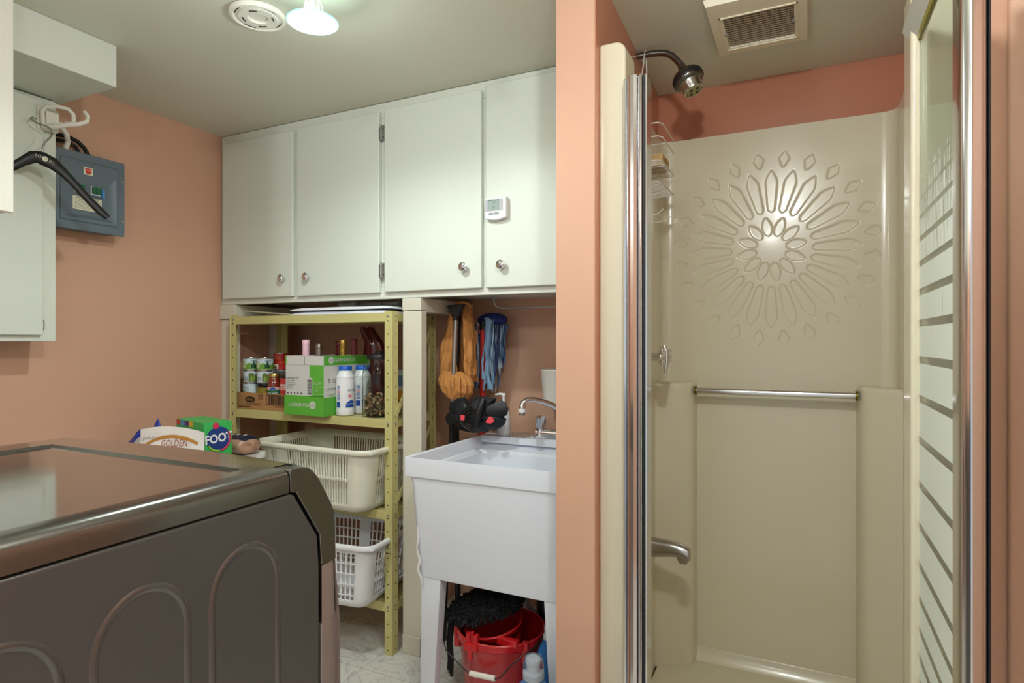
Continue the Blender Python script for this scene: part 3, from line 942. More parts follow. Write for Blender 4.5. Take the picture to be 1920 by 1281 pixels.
# ================================================================ LEFT WALL THINGS
M_brk = mat('blue_grey_enamel', (98, 112, 122), .38, var=.03, vscale=20)
bx = thing('breaker_panel', 'blue-grey electrical breaker panel box on the orange wall', 'breaker panel', (-2.47, 1.35, 1.66))
xf = -2.425
q = MB().box(-2.519, 1.215, 1.672, xf - .013, 1.474, 1.946, M_brk)
q.build('box_body', bx, bevel=.003)
y0, y1, z0, z1 = 1.224, 1.484, 1.664, 1.953
q = MB()
def rr(a, b, c, d, x): return [(x, a, b), (x, c, b), (x, c, d), (x, a, d)]
rings_ = [rr(y0, z0, y1, z1, xf - .014), rr(y0, z0, y1, z1, xf), rr(y0 + .026, z0 + .030, y1 - .026, z1 - .028, xf), rr(y0 + .030, z0 + .034, y1 - .030, z1 - .032, xf + .005), rr(y0 + .042, z0 + .045, y1 - .040, z1 - .075, xf + .005), rr(y0 + .068, z0 + .058, y1 - .062, z1 - .105, xf - .010)]
vs = [p for r_ in rings_ for p in r_]
q.add(vs, [(i * 4 + k, i * 4 + (k + 1) % 4, i * 4 + 4 + (k + 1) % 4, i * 4 + 4 + k) for i in range(5) for k in range(4)] + [(20, 21, 22, 23)], M_brk)
q.build('cover', bx, bevel=.0022)
q = MB()
M_sw = mat('breaker_green', (22, 96, 62), .4); M_cardw = mat('cream_card', (222, 220, 196), .6); M_ink = mat('black_ink', (40, 38, 36), .6); M_red = mat('label_red', (205, 60, 45), .5)
xs_ = xf - .0095
for ya in (1.305, 1.362):
    q = MB().box(xs_, ya, 1.806, xs_ + .003, ya + .036, 1.838, M_plastic)
    q.box(xs_ + .003, ya + .003, 1.810, xs_ + .010, ya + .016, 1.836, M_sw)
    q.box(xs_ + .003, ya + .018, 1.810, xs_ + .010, ya + .033, 1.836, M_sw)
    q.build('breaker_switch', bx)
MB().box(xs_, 1.3985, 1.800, xs_ + .011, 1.408, 1.833, mat('switch_blue', (70, 140, 200), .4)).build('blue_switch', bx)
F = lambda y, z, s=1: frame((xs_ + .0012, y, z), (0, 1, 0), (0, 0, 1))
q = MB().box(xs_, 1.300, 1.742, xs_ + .0008, 1.402, 1.792, M_cardw)
for k in range(8):
    q.box(xs_ + .0009, 1.306, 1.748 + k * .0052, xs_ + .0012, 1.398, 1.7488 + k * .0052, M_ink)
q.text('DIRECTORY   DIRECTOIRE', .0068, F(1.351, 1.788), M_ink)
q.text('2  3  4  5  6  7  8', .011, F(1.352, 1.799), M_ink)
q.build('directory_label', bx, smooth=False)
q = MB().box(xf + .005, 1.330, 1.874, xf + .0058, 1.362, 1.902, M_cardw)
q.add([(xf + .0062, 1.334, 1.891), (xf + .0062, 1.358, 1.891), (xf + .0062, 1.354, 1.877), (xf + .0062, 1.339, 1.877)], [(0, 1, 2, 3)], M_red)
q.box(xf + .0058, 1.334, 1.893, xf + .0062, 1.358, 1.899, M_red)
q.build('maker_sticker', bx, smooth=False)
for (y, z) in ((1.234, 1.90), (1.234, 1.76), (1.474, 1.88), (1.474, 1.72)):
    q = MB().lathe([(.0055, 0), (.005, .003), (0, .004)], M_steel, axis_frame((xf, y, z), (1, 0, 0)), 14)
    q.box(xf + .0038, y - .004, z - .0007, xf + .0044, y + .004, z + .0007, M_hole)
    q.build('screw', bx)
cb_ = MB()
cb_.tube([(-2.49, 1.196, 2.003), (-2.49, 1.265, 2.014), (-2.49, 1.309, 2.02), (-2.49, 1.346, 2.011), (-2.49, 1.371, 1.992), (-2.49, 1.386, 1.967)], .0075, M_black, 12)
o = cb_.build('power_cable'); o['label'] = 'glossy black upper cable bending into the top of the breaker box'; o['category'] = 'cable'; o['group'] = 'cables above the breaker box'
cb_ = MB().tube([(-2.497, 1.2, 1.986), (-2.497, 1.268, 1.997), (-2.497, 1.313, 2.002), (-2.497, 1.346, 1.99), (-2.497, 1.359, 1.961)], .0065, M_black, 12)
o = cb_.build('power_cable'); o['label'] = 'thin black lower cable under the upper one above the breaker box'; o['category'] = 'cable'; o['group'] = 'cables above the breaker box'
cb_ = MB().tube([(-2.46, 1.232, 2.048), (-2.46, 1.26, 2.043), (-2.46, 1.279, 2.034), (-2.46, 1.293, 2.017), (-2.46, 1.297, 1.99), (-2.46, 1.286, 1.944)], .009, M_wplastic, 14)
o = cb_.build('conduit'); o['label'] = 'curved white conduit entering the top of the breaker box'; o['category'] = 'conduit'

# hook rack on the cupboard
hk = thing('wall_hook', 'white plastic swivel hook rack on the left cupboard front', 'hook', (-2.34, 1.17, 2.0))
q = MB().box(-2.342, 1.138, 1.972, -2.336, 1.203, 2.050, M_wplastic)
q.box(-2.336, 1.156, 1.980, -2.318, 1.196, 2.035, M_wplastic)
q.build('back_plate', hk, bevel=.003)
q = MB().tube([(-2.325, 1.150, 1.985), (-2.322, 1.146, 2.030), (-2.310, 1.152, 2.046), (-2.29, 1.175, 2.050), (-2.27, 1.200, 2.045), (-2.262, 1.210, 2.030), (-2.262, 1.212, 2.006), (-2.272, 1.205, 1.996)], .0065, M_wplastic, 12)
q.build('hook_arm', hk)
q = MB().tube([(-2.330, 1.150, 1.982), (-2.30, 1.170, 1.980), (-2.27, 1.195, 1.990), (-2.25, 1.222, 1.998), (-2.238, 1.242, 2.012), (-2.238, 1.244, 2.032), (-2.246, 1.236, 2.046)], [.008, .008, .008, .0075, .007, .0065, .006], M_wplastic, 12)
for k in range(4):
    q.ball((-2.318 + k * .014, 1.163 + k * .011, 1.990 + k * .003), .0045, M_wplastic, 8)
q.build('hook_arm', hk)

# black clothes hanger
hg = thing('clothes_hanger', 'black plastic clothes hanger with a steel hook hanging from the white hook rack', 'hanger', (-2.25, 1.11, 1.86))
q = MB()
up = [(-2.268, .900, 1.758), (-2.262, .960, 1.775), (-2.258, 1.020, 1.800), (-2.255, 1.055, 1.833), (-2.252, 1.085, 1.860), (-2.250, 1.110, 1.864), (-2.248, 1.140, 1.854), (-2.244, 1.165, 1.832), (-2.238, 1.195, 1.800), (-2.230, 1.235, 1.755), (-2.222, 1.275, 1.715), (-2.216, 1.297, 1.693)]
ww = [.010, .011, .012, .014, .019, .023, .022, .017, .014, .014, .015, .011]
nn = 12; vs = []
for i, p in enumerate(up):
    a_ = Vector(up[max(0, i - 1)]); b_ = Vector(up[min(len(up) - 1, i + 1)])
    t = (b_ - a_).normalized(); nv = Vector((1, 0, 0)); nv = (nv - t * nv.dot(t)).normalized(); w = t.cross(nv)
    for k in range(nn):
        a = 2 * pi * k / nn
        vs.append(Vector(p) - Vector((0, 0, ww[i] * .6)) + w * cos(a) * ww[i] + nv * sin(a) * .007)
fs = [(i * nn + k, i * nn + (k + 1) % nn, (i + 1) * nn + (k + 1) % nn, (i + 1) * nn + k) for i in range(len(up) - 1) for k in range(nn)] + [tuple(range(nn - 1, -1, -1)), tuple((len(up) - 1) * nn + k for k in range(nn))]
q.add(vs, fs, mat('hanger_black', (16, 15, 17), .42))
bd = q.build('hanger_body', hg)
q = MB(); Fh = lambda y, z: frame((-2.2415, y, z), (.04, 1, -.22), (0, .22, 1))
M_sil = mat('silver_print', (190, 186, 170), .4)
q.text('LO', .014, Fh(1.095, 1.853), M_sil); q.text('IN', .014, Fh(1.133, 1.843), M_sil)
q.cyl((-2.2425, 1.114, 1.848), (1, 0, 0), .0085, .0012, M_cardw, 24)
q.text('14', .011, frame((-2.2410, 1.114, 1.848), (0, 1, -.1), (0, 0, 1)), M_ink)
q.build('size_disc', hg, smooth=False)
q = MB().tube([(-2.25, 1.110, 1.862), (-2.25, 1.112, 1.885), (-2.251, 1.118, 1.905), (-2.254, 1.134, 1.925), (-2.257, 1.143, 1.942), (-2.262, 1.141, 1.958), (-2.27, 1.130, 1.966), (-2.285, 1.112, 1.972), (-2.30, 1.100, 1.985), (-2.310, 1.110, 1.995), (-2.312, 1.125, 1.992)], .0028, M_steel, 10)
q.build('steel_hook', hg)

# thermostat on the right-hand cabinet door
tm = thing('thermometer', 'small white digital indoor thermometer on the right cabinet door', 'thermometer', (-1.02, 1.975, 1.73))
q = MB().prism([(-1.063, 1.702)] + [(-1.063 + .088 * k / 8, 1.702 - .008 * sin(pi * k / 8)) for k in range(1, 8)] + [(-.975, 1.702), (-.975, 1.776), (-1.063, 1.776)], 'y', 1.957, 1.980, M_plastic)
q.build('case', tm, bevel=.003)
q = MB().box(-1.059, 1.9560, 1.727, -.987, 1.9568, 1.770, mat('grey_bezel', (176, 176, 180), .4))
q.box(-1.047, 1.9552, 1.730, -1.002, 1.9560, 1.766, mat('lcd_green_grey', (150, 165, 160), .25))
q.box(-1.047, 1.9548, 1.730, -1.0455, 1.9552, 1.766, M_ink); q.box(-1.047, 1.9548, 1.7645, -1.002, 1.9552, 1.766, M_ink)
M_seg = mat('lcd_segment', (92, 108, 106), .4)
q.text('17.', .017, frame((-1.023, 1.9546, 1.755), (1, 0, 0), (0, 0, 1)), M_seg)
q.text('53', .013, frame((-1.024, 1.9546, 1.739), (1, 0, 0), (0, 0, 1)), M_seg)
q.build('screen', tm, smooth=False)
for x in (-1.036, -1.013):
    MB().prism(rrect(x - .0095, 1.714, x + .0095, 1.721, .0033, 4), 'y', 1.9545, 1.957, mat('button_grey', (150, 152, 158), .45)).build('button', tm)

# bent steel rod under the cabinet
q = MB().tube([(-1.150, 2.2, 1.4395), (-1.150, 2.2, 1.415), (-1.145, 2.2, 1.398), (-1.128, 2.2, 1.388), (-1.105, 2.2, 1.386), (-.90, 2.2, 1.387), (-.70, 2.2, 1.387), (-.675, 2.2, 1.392), (-.668, 2.2, 1.410), (-.668, 2.2, 1.4395)], .004, M_steel, 10)
o = q.build('hanging_rod'); o['label'] = 'thin bent steel rod fixed under the wall cabinet over the sink'; o['category'] = 'rod'

# ================================================================ BASKETS
def basket(name, label, cx, cy, z0, hx, hy, h, rz, slot, mname, group):
    T = thing(name, label, 'laundry basket', (cx, cy, z0), group)
    M = MATS[mname]
    rot = Matrix.Rotation(rz, 4, 'Z')
    def path(hx_, hy_, r, n=9):
        r = r * (.72 if slot['kind'] == 'grid' else 1)
        pts = []
        ns, nl = int(hy_ * 2 / .0085), int(hx_ * 2 / .0085)
        c = [(hx_ - r, -hy_ + r, -90), (hx_ - r, hy_ - r, 0), (-hx_ + r, hy_ - r, 90), (-hx_ + r, -hy_ + r, 180)]
        for ci, (x, y, a0) in enumerate(c):
            for k in range(n + 1):
                a = radians(a0 + 90 * k / n)
                pts.append((x + r * cos(a), y + r * sin(a), 'c'))
            nx_, ny_, na = c[(ci + 1) % 4]
            e = (x + r * cos(radians(a0 + 90)), y + r * sin(radians(a0 + 90))); s_ = (nx_ + r * cos(radians(na)), ny_ + r * sin(radians(na)))
            m = NS[ci]
            for k in range(1, m):
                t = k / m
                pts.append((e[0] + (s_[0] - e[0]) * t, e[1] + (s_[1] - e[1]) * t, ('s', k, m)))
        return pts
    nlong = int(2 * hx / .0095) | 1; nshort = int(2 * hy / .0095) | 1
    NS = [nshort, nlong, nshort, nlong]
    zl = slot['z']
    rows = []
    for t in zl:
        f = slot['taper'] + (1 - slot['taper']) * (t ** .8)
        if t < .09: f *= .90 + .10 * (t / .09) ** .5
        rows.append((f, t * h))
    P0 = path(hx, hy, .065)
    n = len(P0)
    vs = []
    for f, z in rows:
        for p in path(hx * f, hy * f, .065 * f):
            vs.append(Vector((cx, cy, z0 + z)) + rot @ Vector((p[0], p[1], 0)))
    fs = []
    for j in range(len(rows) - 1):
        for i in range(n):
            tag = P0[i][2]; hole = False
            if tag != 'c' and j in slot['open']:
                k, m = tag[1], tag[2]
                if slot['kind'] == 'slat':
                    hole = (k % 2 == 1) and 2 <= k <= m - 3 and not (abs(k - m / 2) < 2.2 and slot.get('mid'))
                else:
                    hole = (k % 3 != 0) and 1 <= k <= m - 2 and not abs(k - m / 2) < 4
            if not hole:
                fs.append((j * n + i, j * n + (i + 1) % n, (j + 1) * n + (i + 1) % n, (j + 1) * n + i))
    fs.append(tuple(range(n - 1, -1, -1)))
    q = MB(); q.add(vs, fs, M)
    q.build('basket_body', T, solid=.0026, off=0, angle=50)
    rim = [Vector((cx, cy, z0 + h)) + rot @ Vector((p[0] * 1.015, p[1] * 1.02, 0)) for p in path(hx, hy, .065)]
    q = MB(); N = len(rim); vs = []
    c0 = Vector((cx, cy, z0 + h))
    prof_ = [(-.004, .0), (.0, .004), (.008, .004), (.013, .0), (.014, -.014), (.011, -.016), (.009, -.003), (.0, -.004)]
    for p in rim:
        d = (p - c0); d.z = 0; d.normalize()
        for (a, b) in prof_:
            vs.append(p + d * a + Vector((0, 0, b)))
    m = len(prof_)
    q.add(vs, [(i * m + k, ((i + 1) % N) * m + k, ((i + 1) % N) * m + (k + 1) % m, i * m + (k + 1) % m) for i in range(N) for k in range(m)], M)
    q.build('rim', T, angle=60)
    return T


mat('basket_cream', (226, 226, 210), .38); mat('basket_white', (232, 236, 240), .35)
basket('laundry_basket', 'cream slatted laundry basket on the third shelf, the upper of the two baskets', -1.815, 2.035, .5735, .306, .195, .252, radians(-1), dict(kind='slat', taper=.86, z=[0, .02, .09, .13, .50, .55, .90, 1.0], open=[3, 5], mid=False), 'basket_cream', 'laundry baskets on the shelving')
basket('laundry_basket', 'white grid-walled laundry basket on the bottom shelf, below the cream one', -1.785, 2.000, .2065, .276, .200, .258, radians(6), dict(kind='grid', taper=.84, z=[0, .02, .09, .14, .20, .225, .37, .395, .54, .565, .70, .725, .87, 1.0], open=[3, 5, 7, 9, 11], mid=True), 'basket_white', 'laundry baskets on the shelving')
# folded cloth in the lower basket
def cloth(name, x0, y0, x1, y1, z, h, m, label, cat, seed=0, amp=.01, layers=3, group=None):
    q = MB()
    for L in range(layers):
        zz = z + h * L / layers
        def fn(u, v):
            e = min(u, 1 - u, v, 1 - v)
            th = h / layers * (min(1, e * 9) ** .5)
            nzz = noise.noise(Vector((u * 3 + seed, v * 3, L * 7.1)))
            return (x0 + (x1 - x0) * u + .008 * noise.noise(Vector((u * 4, v * 4, seed + L))), y0 + (y1 - y0) * v + .006 * noise.noise(Vector((u * 5, v * 4, seed + L + 9))), zz + th * (.75 + .0 * nzz) + amp * nzz * min(1, e * 6) * (L == layers - 1))
        q.grid(fn, 40, 20, m)
        q.grid(lambda u, v: (fn(u, v)[0], fn(u, v)[1], zz + .0005), 40, 20, m)
    o = q.build(name, angle=70)
    o['label'] = label; o['category'] = cat
    if group: o['group'] = group
    return o
M_cloth = mat('white_cotton', (226, 228, 236), .85, bump=.3, bscale=200)
M_gcloth = mat('grey_linen', (150, 146, 130), .85, bump=.3, bscale=200)
cloth('folded_cloth', -1.98, 1.86, -1.60, 2.12, .222, .05, M_cloth, 'folded white cloth lying inside the lower white laundry basket', 'cloth', 3)
cloth('folded_sheet', -2.035, 1.956, -1.488, 2.19, 1.3655, .036, M_cloth, 'folded white bed sheets spread over the top shelf', 'sheet', 5, amp=.007, layers=2)
q = MB()
for (x, y, z, r, L) in ((-1.83, 2.10, 1.4085, .0115, .10), (-1.70, 2.12, 1.407, .0105, .09), (-1.60, 2.11, 1.407, .011, .08)):
    pts = [(x - L * .5 + L * k / 6, y + .004 * sin(k * 2.0), z + .004 + .002 * sin(k * 1.7)) for k in range(7)]
    q.tube(pts, [r * (.75 + .25 * sin(k * 1.3) ** 2) for k in range(7)], M_gcloth, 14)
q.tube([(-1.89, 2.12, 1.413), (-1.78, 2.135, 1.413), (-1.65, 2.13, 1.414), (-1.56, 2.12, 1.413)], .011, M_gcloth, 12)
o = q.build('rolled_cloth'); o['label'] = 'crumpled grey cloth bundle on the white sheets under the cabinet'; o['category'] = 'cloth'
for (a, b, t) in (((-2.385, 2.02, 1.394), (-2.07, 2.06, 1.370), 'upper pale'), ((-2.33, 2.10, 1.383), (-2.05, 2.13, 1.3695), 'lower pale')):
    q = MB().tube([a, ((a[0] + b[0]) / 2, (a[1] + b[1]) / 2, (a[2] + b[2]) / 2), b], .003, mat('pale_dowel', (196, 190, 172), .5), 8)
    o = q.build('thin_rod'); o['label'] = t + (' thin rod lying nearest the front left of the top shelf' if 'upper' in t else ' thin rod lying behind the other rod on the top shelf'); o['category'] = 'rod'; o['group'] = 'thin rods on the top shelf'

# ================================================================ FOOD SHELF (shelf surface z = .938)
M_card = mat('brown_cardboard', (172, 128, 84), .75, var=.04, vscale=15)
M_pr = mat('carton_print_brown', (52, 34, 22), .7)
SZ = .9385
FR = lambda x, z, y, s=1: frame((x, y, z), (1, 0, 0), (0, 0, 1))
tbx = thing('cardboard_tray', 'low brown cardboard case with barcode under the food tins', 'box', (-2.21, 2.09, SZ))
q = MB().box(-2.392, 1.985, SZ, -2.010, 2.19, .998, M_card).box(-2.392, 1.983, SZ, -2.010, 1.985, 1.014, M_card)
q.build('case', tbx, bevel=.0012)
q = MB(); y = 1.9822
q.prism([(-2.305 + .032 * cos(radians(a)) , .982 + .012 * sin(radians(a)) + (.003 if 0 < a < 180 else 0)) for a in range(0, 360, 20)], 'y', y, y + .0006, M_pr)
q.text('Heinz', .018, FR(-2.305, .983, y - .0004), M_card)
q.text('57000', .016, FR(-2.238, 1.003, y - .0004), M_pr, sx=.8); q.text('01339', .016, FR(-2.238, .990, y - .0004), M_pr, sx=.8)
q.text('JUS DE TOMATES', .017, FR(-2.288, .961, y - .0004), M_pr, sx=.75)
q.text('1 00 57000 01339 7', .009, FR(-2.115, .955, y - .0004), M_pr)
for k in range(6):
    q.box(-2.385 + .002 * k, y - .0003, .948 + .0008 * (k % 3), -2.30, y, .9486 + .0008 * (k % 3), M_pr)
q.box(-2.203, y - .0003, .962, -2.016, y, .9645, M_pr).box(-2.203, y - .0003, 1.006, -2.016, y, 1.009, M_pr).box(-2.203, y - .0003, .962, -2.200, y, 1.009, M_pr)
random.seed(3); x = -2.192
while x < -2.030:
    w = random.choice((.0012, .0022, .0034)); q.box(x, y - .0003, .966, x + w, y, 1.004, M_pr); x += w + random.choice((.0012, .002, .003))
q.build('printed_front', tbx, smooth=False)

CZ0 = .9985
M_tin = mat('tin_metal', (190, 190, 186), .25, metal=1)
M_lblue = mat('label_pale_blue', (206, 222, 232), .45); M_lgreen = mat('label_green', (110, 160, 52), .45); M_dgreen = mat('label_dark_green', (22, 78, 44), .45)
def arc_patch(q, cx, cy, r, a0, a1, z0, z1, m, n=10, top=None):
    vs = []
    for k in range(n + 1):
        a = radians(a0 + (a1 - a0) * k / n)
        zz = z1 if top is None else z0 + (z1 - z0) * top(k / n)
        vs += [(cx + r * cos(a), cy + r * sin(a), z0), (cx + r * cos(a), cy + r * sin(a), zz)]
    q.add(vs, [(2 * k, 2 * k + 2, 2 * k + 3, 2 * k + 1) for k in range(n)], m)
def wrap_text(q, txt, size, cx, cy, r, adeg, z, m, sx=1.0):
    """text bent round a cylinder, centred at angle adeg"""
    t = MB(); t.text(txt, size, Matrix(), m, sx=sx)
    vs = []
    for v in t.v:
        a = radians(adeg) + v[0] / r
        vs.append((cx + r * cos(a), cy + r * sin(a), z + v[1]))
    q.add(vs, t.f, m)
def tin(label, x, y, z, h, r, kind):
    T = thing('food_tin', label, 'tin', (x, y, z), 'food tins on the cardboard case')
    q = MB().lathe([(0, .001), (r - .002, .001), (r, 0), (r, .003), (r - .001, .004), (r - .001, h - .004), (r, h - .003), (r, h), (r - .002, h), (r - .003, h - .003), (0, h - .003)], M_tin, Matrix.Translation((x, y, z)), 36)
    q.build('can', T)
    q = MB()
    base = {'green': M_lblue, 'bean': M_lblue, 'plain': M_lblue, 'red': mat('label_deep_red', (176, 32, 28), .4)}[kind]
    q.lathe([(r - .0004, .0045), (r - .0004, h - .0045)], base, Matrix.Translation((x, y, z)), 36)
    rr_ = r + .0002; face = -59
    if kind == 'green':
        arc_patch(q, x, y, rr_, -175, 60, z + .006, z + h * .60, M_lgreen, 24, lambda t: .65 + .35 * sin(t * 9) ** 2)
        arc_patch(q, x, y, rr_ + .0002, face + 15, face + 50, z + .010, z + h * .82, M_dgreen, 10, lambda t: .45 + .55 * math.exp(-((t - .5) / .16) ** 2))
        arc_patch(q, x, y, rr_ + .0003, face - 60, face - 20, z + .010, z + h * .72, mat('label_faint_green', (190, 208, 160), .5), 8)
        wrap_text(q, 'Géant', .012, x, y, rr_ + .0004, face + 38, z + h - .013, M_dgreen)
        wrap_text(q, 'Vert', .010, x, y, rr_ + .0004, face + 42, z + h - .023, M_dgreen)
    elif kind == 'bean':
        arc_patch(q, x, y, rr_, -175, 60, z + .006, z + h * .78, mat('label_olive', (96, 116, 46), .5), 24, lambda t: .8 + .2 * sin(t * 14))
        for kk in range(3):
            arc_patch(q, x, y, rr_ + .0002, face + 10 + kk * 20, face + 26 + kk * 20, z + .010 + .004 * kk, z + .032 + .004 * kk, mat('bean_green', (140, 170, 70), .4), 6, lambda t: sin(pi * (.1 + .8 * t)))
        arc_patch(q, x, y, rr_ + .0003, face - 45, face - 2, z + .006, z + h * .70, M_lblue, 8)
        for k in range(9):
            arc_patch(q, x, y, rr_ + .0005, face - 40 + k * 4, face - 38.4 + k * 4, z + .010, z + .030, M_ink, 1)
    elif kind == 'plain':
        arc_patch(q, x, y, rr_, -175, 60, z + .006, z + h * .35, M_lgreen, 24, lambda t: .3 + .7 * sin(t * 5) ** 2)
        wrap_text(q, 'Green', .012, x, y, rr_ + .0004, face - 20, z + h - .018, M_dgreen); wrap_text(q, 'Giant', .012, x, y, rr_ + .0004, face - 20, z + h - .031, M_dgreen)
    elif kind == 'red':
        for k in range(6):
            arc_patch(q, x, y, rr_ + .0002, face - 42, face + 4 + (k % 3) * 5, z + h * .88 - k * .0042, z + h * .88 - k * .0042 + .0014, mat('label_pink_print', (206, 120, 96), .5), 6)
        arc_patch(q, x, y, rr_ + .0002, face - 50, face - 5, z + .006, z + .030, M_cardw, 6)
        arc_patch(q, x, y, rr_ + .0004, face - 46, face - 18, z + .008, z + .022, mat('label_brown', (96, 40, 28), .5), 6, lambda t: sin(pi * (.1 + .8 * t)))
        arc_patch(q, x, y, rr_ + .0002, face - 30, face + 40, z + h * .42, z + h * .50, mat('label_orange_red', (206, 70, 30), .5), 6)
    q.build('label', T, smooth=True)
    return T
AX, AY = -2.352, 2.030; BX_, BY_ = -2.266, 2.032
tin('pale blue and green tin, lowest of the left stack on the cardboard case', AX, AY, CZ0, .058, .037, 'plain')
tin('tin with green bean picture and barcode, middle of the left stack', AX, AY, CZ0 + .0585, .058, .037, 'bean')
tin('pale blue tin with green hills, topmost of the left stack', AX, AY, CZ0 + .117, .058, .037, 'green')
tin('tin with green bean picture directly on the grain jar', BX_, BY_, CZ0 + .0585, .058, .037, 'bean')
tin('pale blue tin with green lettering, above the grain jar stack, beside the red tin', BX_, BY_, CZ0 + .117, .058, .037, 'green')
gj = thing('grain_jar', 'squat clear jar of yellow grain beside the lowest green tin', 'jar', (BX_, BY_, CZ0))
M_jar = mat('clear_glass', (240, 244, 240), .03, trans=1.0, ior=1.25)
MB().lathe([(0, .001), (.030, .001), (.034, .006), (.036, .020), (.033, .040), (.028, .048), (.028, .052)], M_jar, Matrix.Translation((BX_, BY_, CZ0)), 32).build('jar_body', gj)
MB().lathe([(0, .003), (.029, .003), (.0325, .008), (.0345, .020), (.031, .038), (0, .041)], mat('grain_yellow', (190, 160, 60), .8, bump=1.0, bscale=260, var=.35, vscale=180), Matrix.Translation((BX_, BY_, CZ0)), 32).build('grain', gj)
MB().lathe([(0, .057), (.030, .057), (.031, .054), (.031, .047), (.029, .046)], M_black, Matrix.Translation((BX_, BY_, CZ0)), 32).build('lid', gj)
sj = thing('sauce_jar', 'jar of red pasta sauce with a gold lid and a green label', 'jar', (-2.190, 2.012, CZ0)); jx, jy = -2.190, 2.018
MB().lathe([(0, .001), (.028, .001), (.0305, .005), (.0308, .060), (.027, .074), (.022, .084), (.022, .090)], mat('sauce_glass', (118, 40, 20), .12, coat=1.0, bump=.1, bscale=80), Matrix.Translation((jx, jy, CZ0)), 32).build('jar_body', sj)
MB().lathe([(0, .104), (.024, .104), (.0255, .101), (.0255, .090), (.024, .089)], mat('gold_lid', (176, 158, 96), .3, metal=.9), Matrix.Translation((jx, jy, CZ0)), 32).build('lid', sj)
q = MB()
arc_patch(q, jx, jy, .0311, -150, 30, CZ0 + .006, CZ0 + .030, mat('label_bottle_green', (18, 104, 66), .45), 20)
arc_patch(q, jx, jy, .0311, -150, 30, CZ0 + .030, CZ0 + .046, mat('label_rose', (214, 168, 160), .45), 20)
arc_patch(q, jx, jy, .0314, -85, -30, CZ0 + .032, CZ0 + .045, mat('label_royal_blue', (52, 88, 168), .45), 8, lambda t: .4 + .6 * sin(pi * t))
wrap_text(q, 'rimo Select', .0125, jx, jy, .0316, -62, CZ0 + .018, M_plastic, .95)
q.build('label', sj)
rc = thing('food_tin', 'red and white labelled tin between the sauce jar and the green carton', 'tin', (-2.118, 2.026, CZ0), 'food tins on the cardboard case'); rx_, ry_ = -2.118, 2.028
MB().lathe([(0, .001), (.033, .001), (.033, .094), (.0345, .096), (.0345, .101), (.032, .101), (.031, .098), (0, .098)], mat('dark_tin', (90, 80, 74), .35, metal=.8), Matrix.Translation((rx_, ry_, CZ0)), 32).build('can', rc)
q = MB(); M_lr = mat('label_scarlet', (205, 62, 58), .45)
arc_patch(q, rx_, ry_, .0333, -180, 0, CZ0 + .006, CZ0 + .085, M_lr, 20)
arc_patch(q, rx_, ry_, .0335, -180, 0, CZ0 + .034, CZ0 + .060, mat('label_pink', (236, 190, 186), .45), 20)
arc_patch(q, rx_, ry_, .0335, -180, 0, CZ0 + .004, CZ0 + .014, mat('label_yellow', (230, 176, 44), .45), 20)
wrap_text(q, 'unt', .028, rx_, ry_, .0337, -105, CZ0 + .047, M_lr, 1.0)
q.build('label', rc)
cc = thing('food_container', 'clear plastic food container under the tall red tin', 'container', (-2.265, 2.125, CZ0))
q = MB().prism(rrect(-2.325, 2.075, -2.150, 2.180, .015), 'z', CZ0, CZ0 + .108, mat('cloudy_plastic', (176, 182, 178), .2, trans=.75, ior=1.1)); q.build('tub', cc, bevel=.002)
q = MB().prism(rrect(-2.328, 2.072, -2.147, 2.183, .016), 'z', CZ0 + .1085, CZ0 + .114, mat('lid_grey_blue', (120, 130, 132), .35)); q.build('lid', cc, bevel=.002)
tin('tall deep red tin with printed text, highest at the back', -2.262, 2.125, CZ0 + .1145, .083, .034, 'red')

# green and white paper carton, open topped
gx0, gx1, gy0, gy1, gz1 = -2.003, -1.790, 1.907, 2.184, 1.190
M_grn = mat('carton_green', (92, 172, 58), .5); M_cw = mat('carton_white', (204, 204, 200), .6); M_gray = mat('print_grey', (112, 112, 116), .6)
gc_ = thing('paper_carton', 'green and white cardboard paper carton holding bottles on the second shelf', 'box', ((gx0 + gx1) / 2, 2.045, SZ))
q = MB(); t = .004
q.box(gx0, gy0, SZ, gx1, gy1, SZ + t, M_card)
q.box(gx0, gy0, SZ, gx1, gy0 + t, gz1, M_cw).box(gx0, gy1 - t, SZ, gx1, gy1, gz1, M_cw).box(gx0, gy0 + t, SZ, gx0 + t, gy1 - t, gz1, M_cw).box(gx1 - t, gy0 + t, SZ, gx1, gy1 - t, gz1, M_cw)
q.build('carton_walls', gc_)
q = MB(); y = gy0 - .0005; yy = y - .0006
q.box(gx0, y, SZ, gx1, gy0, 1.022, M_grn)
q.box(gx0 - .006, y - .0025, SZ + .001, gx1 + .001, y, 1.018, M_grn)
q.box(-1.868, y, 1.02, gx1, gy0, 1.150, M_grn)
q.box(gx0, y - .001, 1.152, -1.895, y, gz1, M_cw); q.box(-1.893, y - .001, 1.152, gx1 - .002, y, gz1, M_cw); q.box(gx0, y - .0015, 1.152, gx0 + .006, y, gz1, M_grn)
q.box(-1.895, y - .0012, 1.152, -1.8935, y, gz1, M_hole)
q.text('GRAND & TOY', .0115, FR(-1.964, 1.094, yy), M_ink, sx=.92)
for k, (w, dx) in enumerate(((.018, 0), (.050, .0), (.055, 0), (.040, 0), (.030, 0))):
    q.text(('Airline   22FM-W', 'Copy, paper copies', 'for copies and prints', 'PAPER COPY', 'letter   8.5 x 11')[k], .0062, FR(gx0 + .006 + dx, 1.084 - k * .008, yy), M_ink, 'LEFT')
for k in range(5):
    q.box(gx0 + .010 + k * .019, yy, 1.028, gx0 + .016 + k * .019, y, 1.034, M_ink)
q.box(-1.880, yy - .0004, 1.024, -1.852, yy, 1.098, M_cw)
z = 1.028
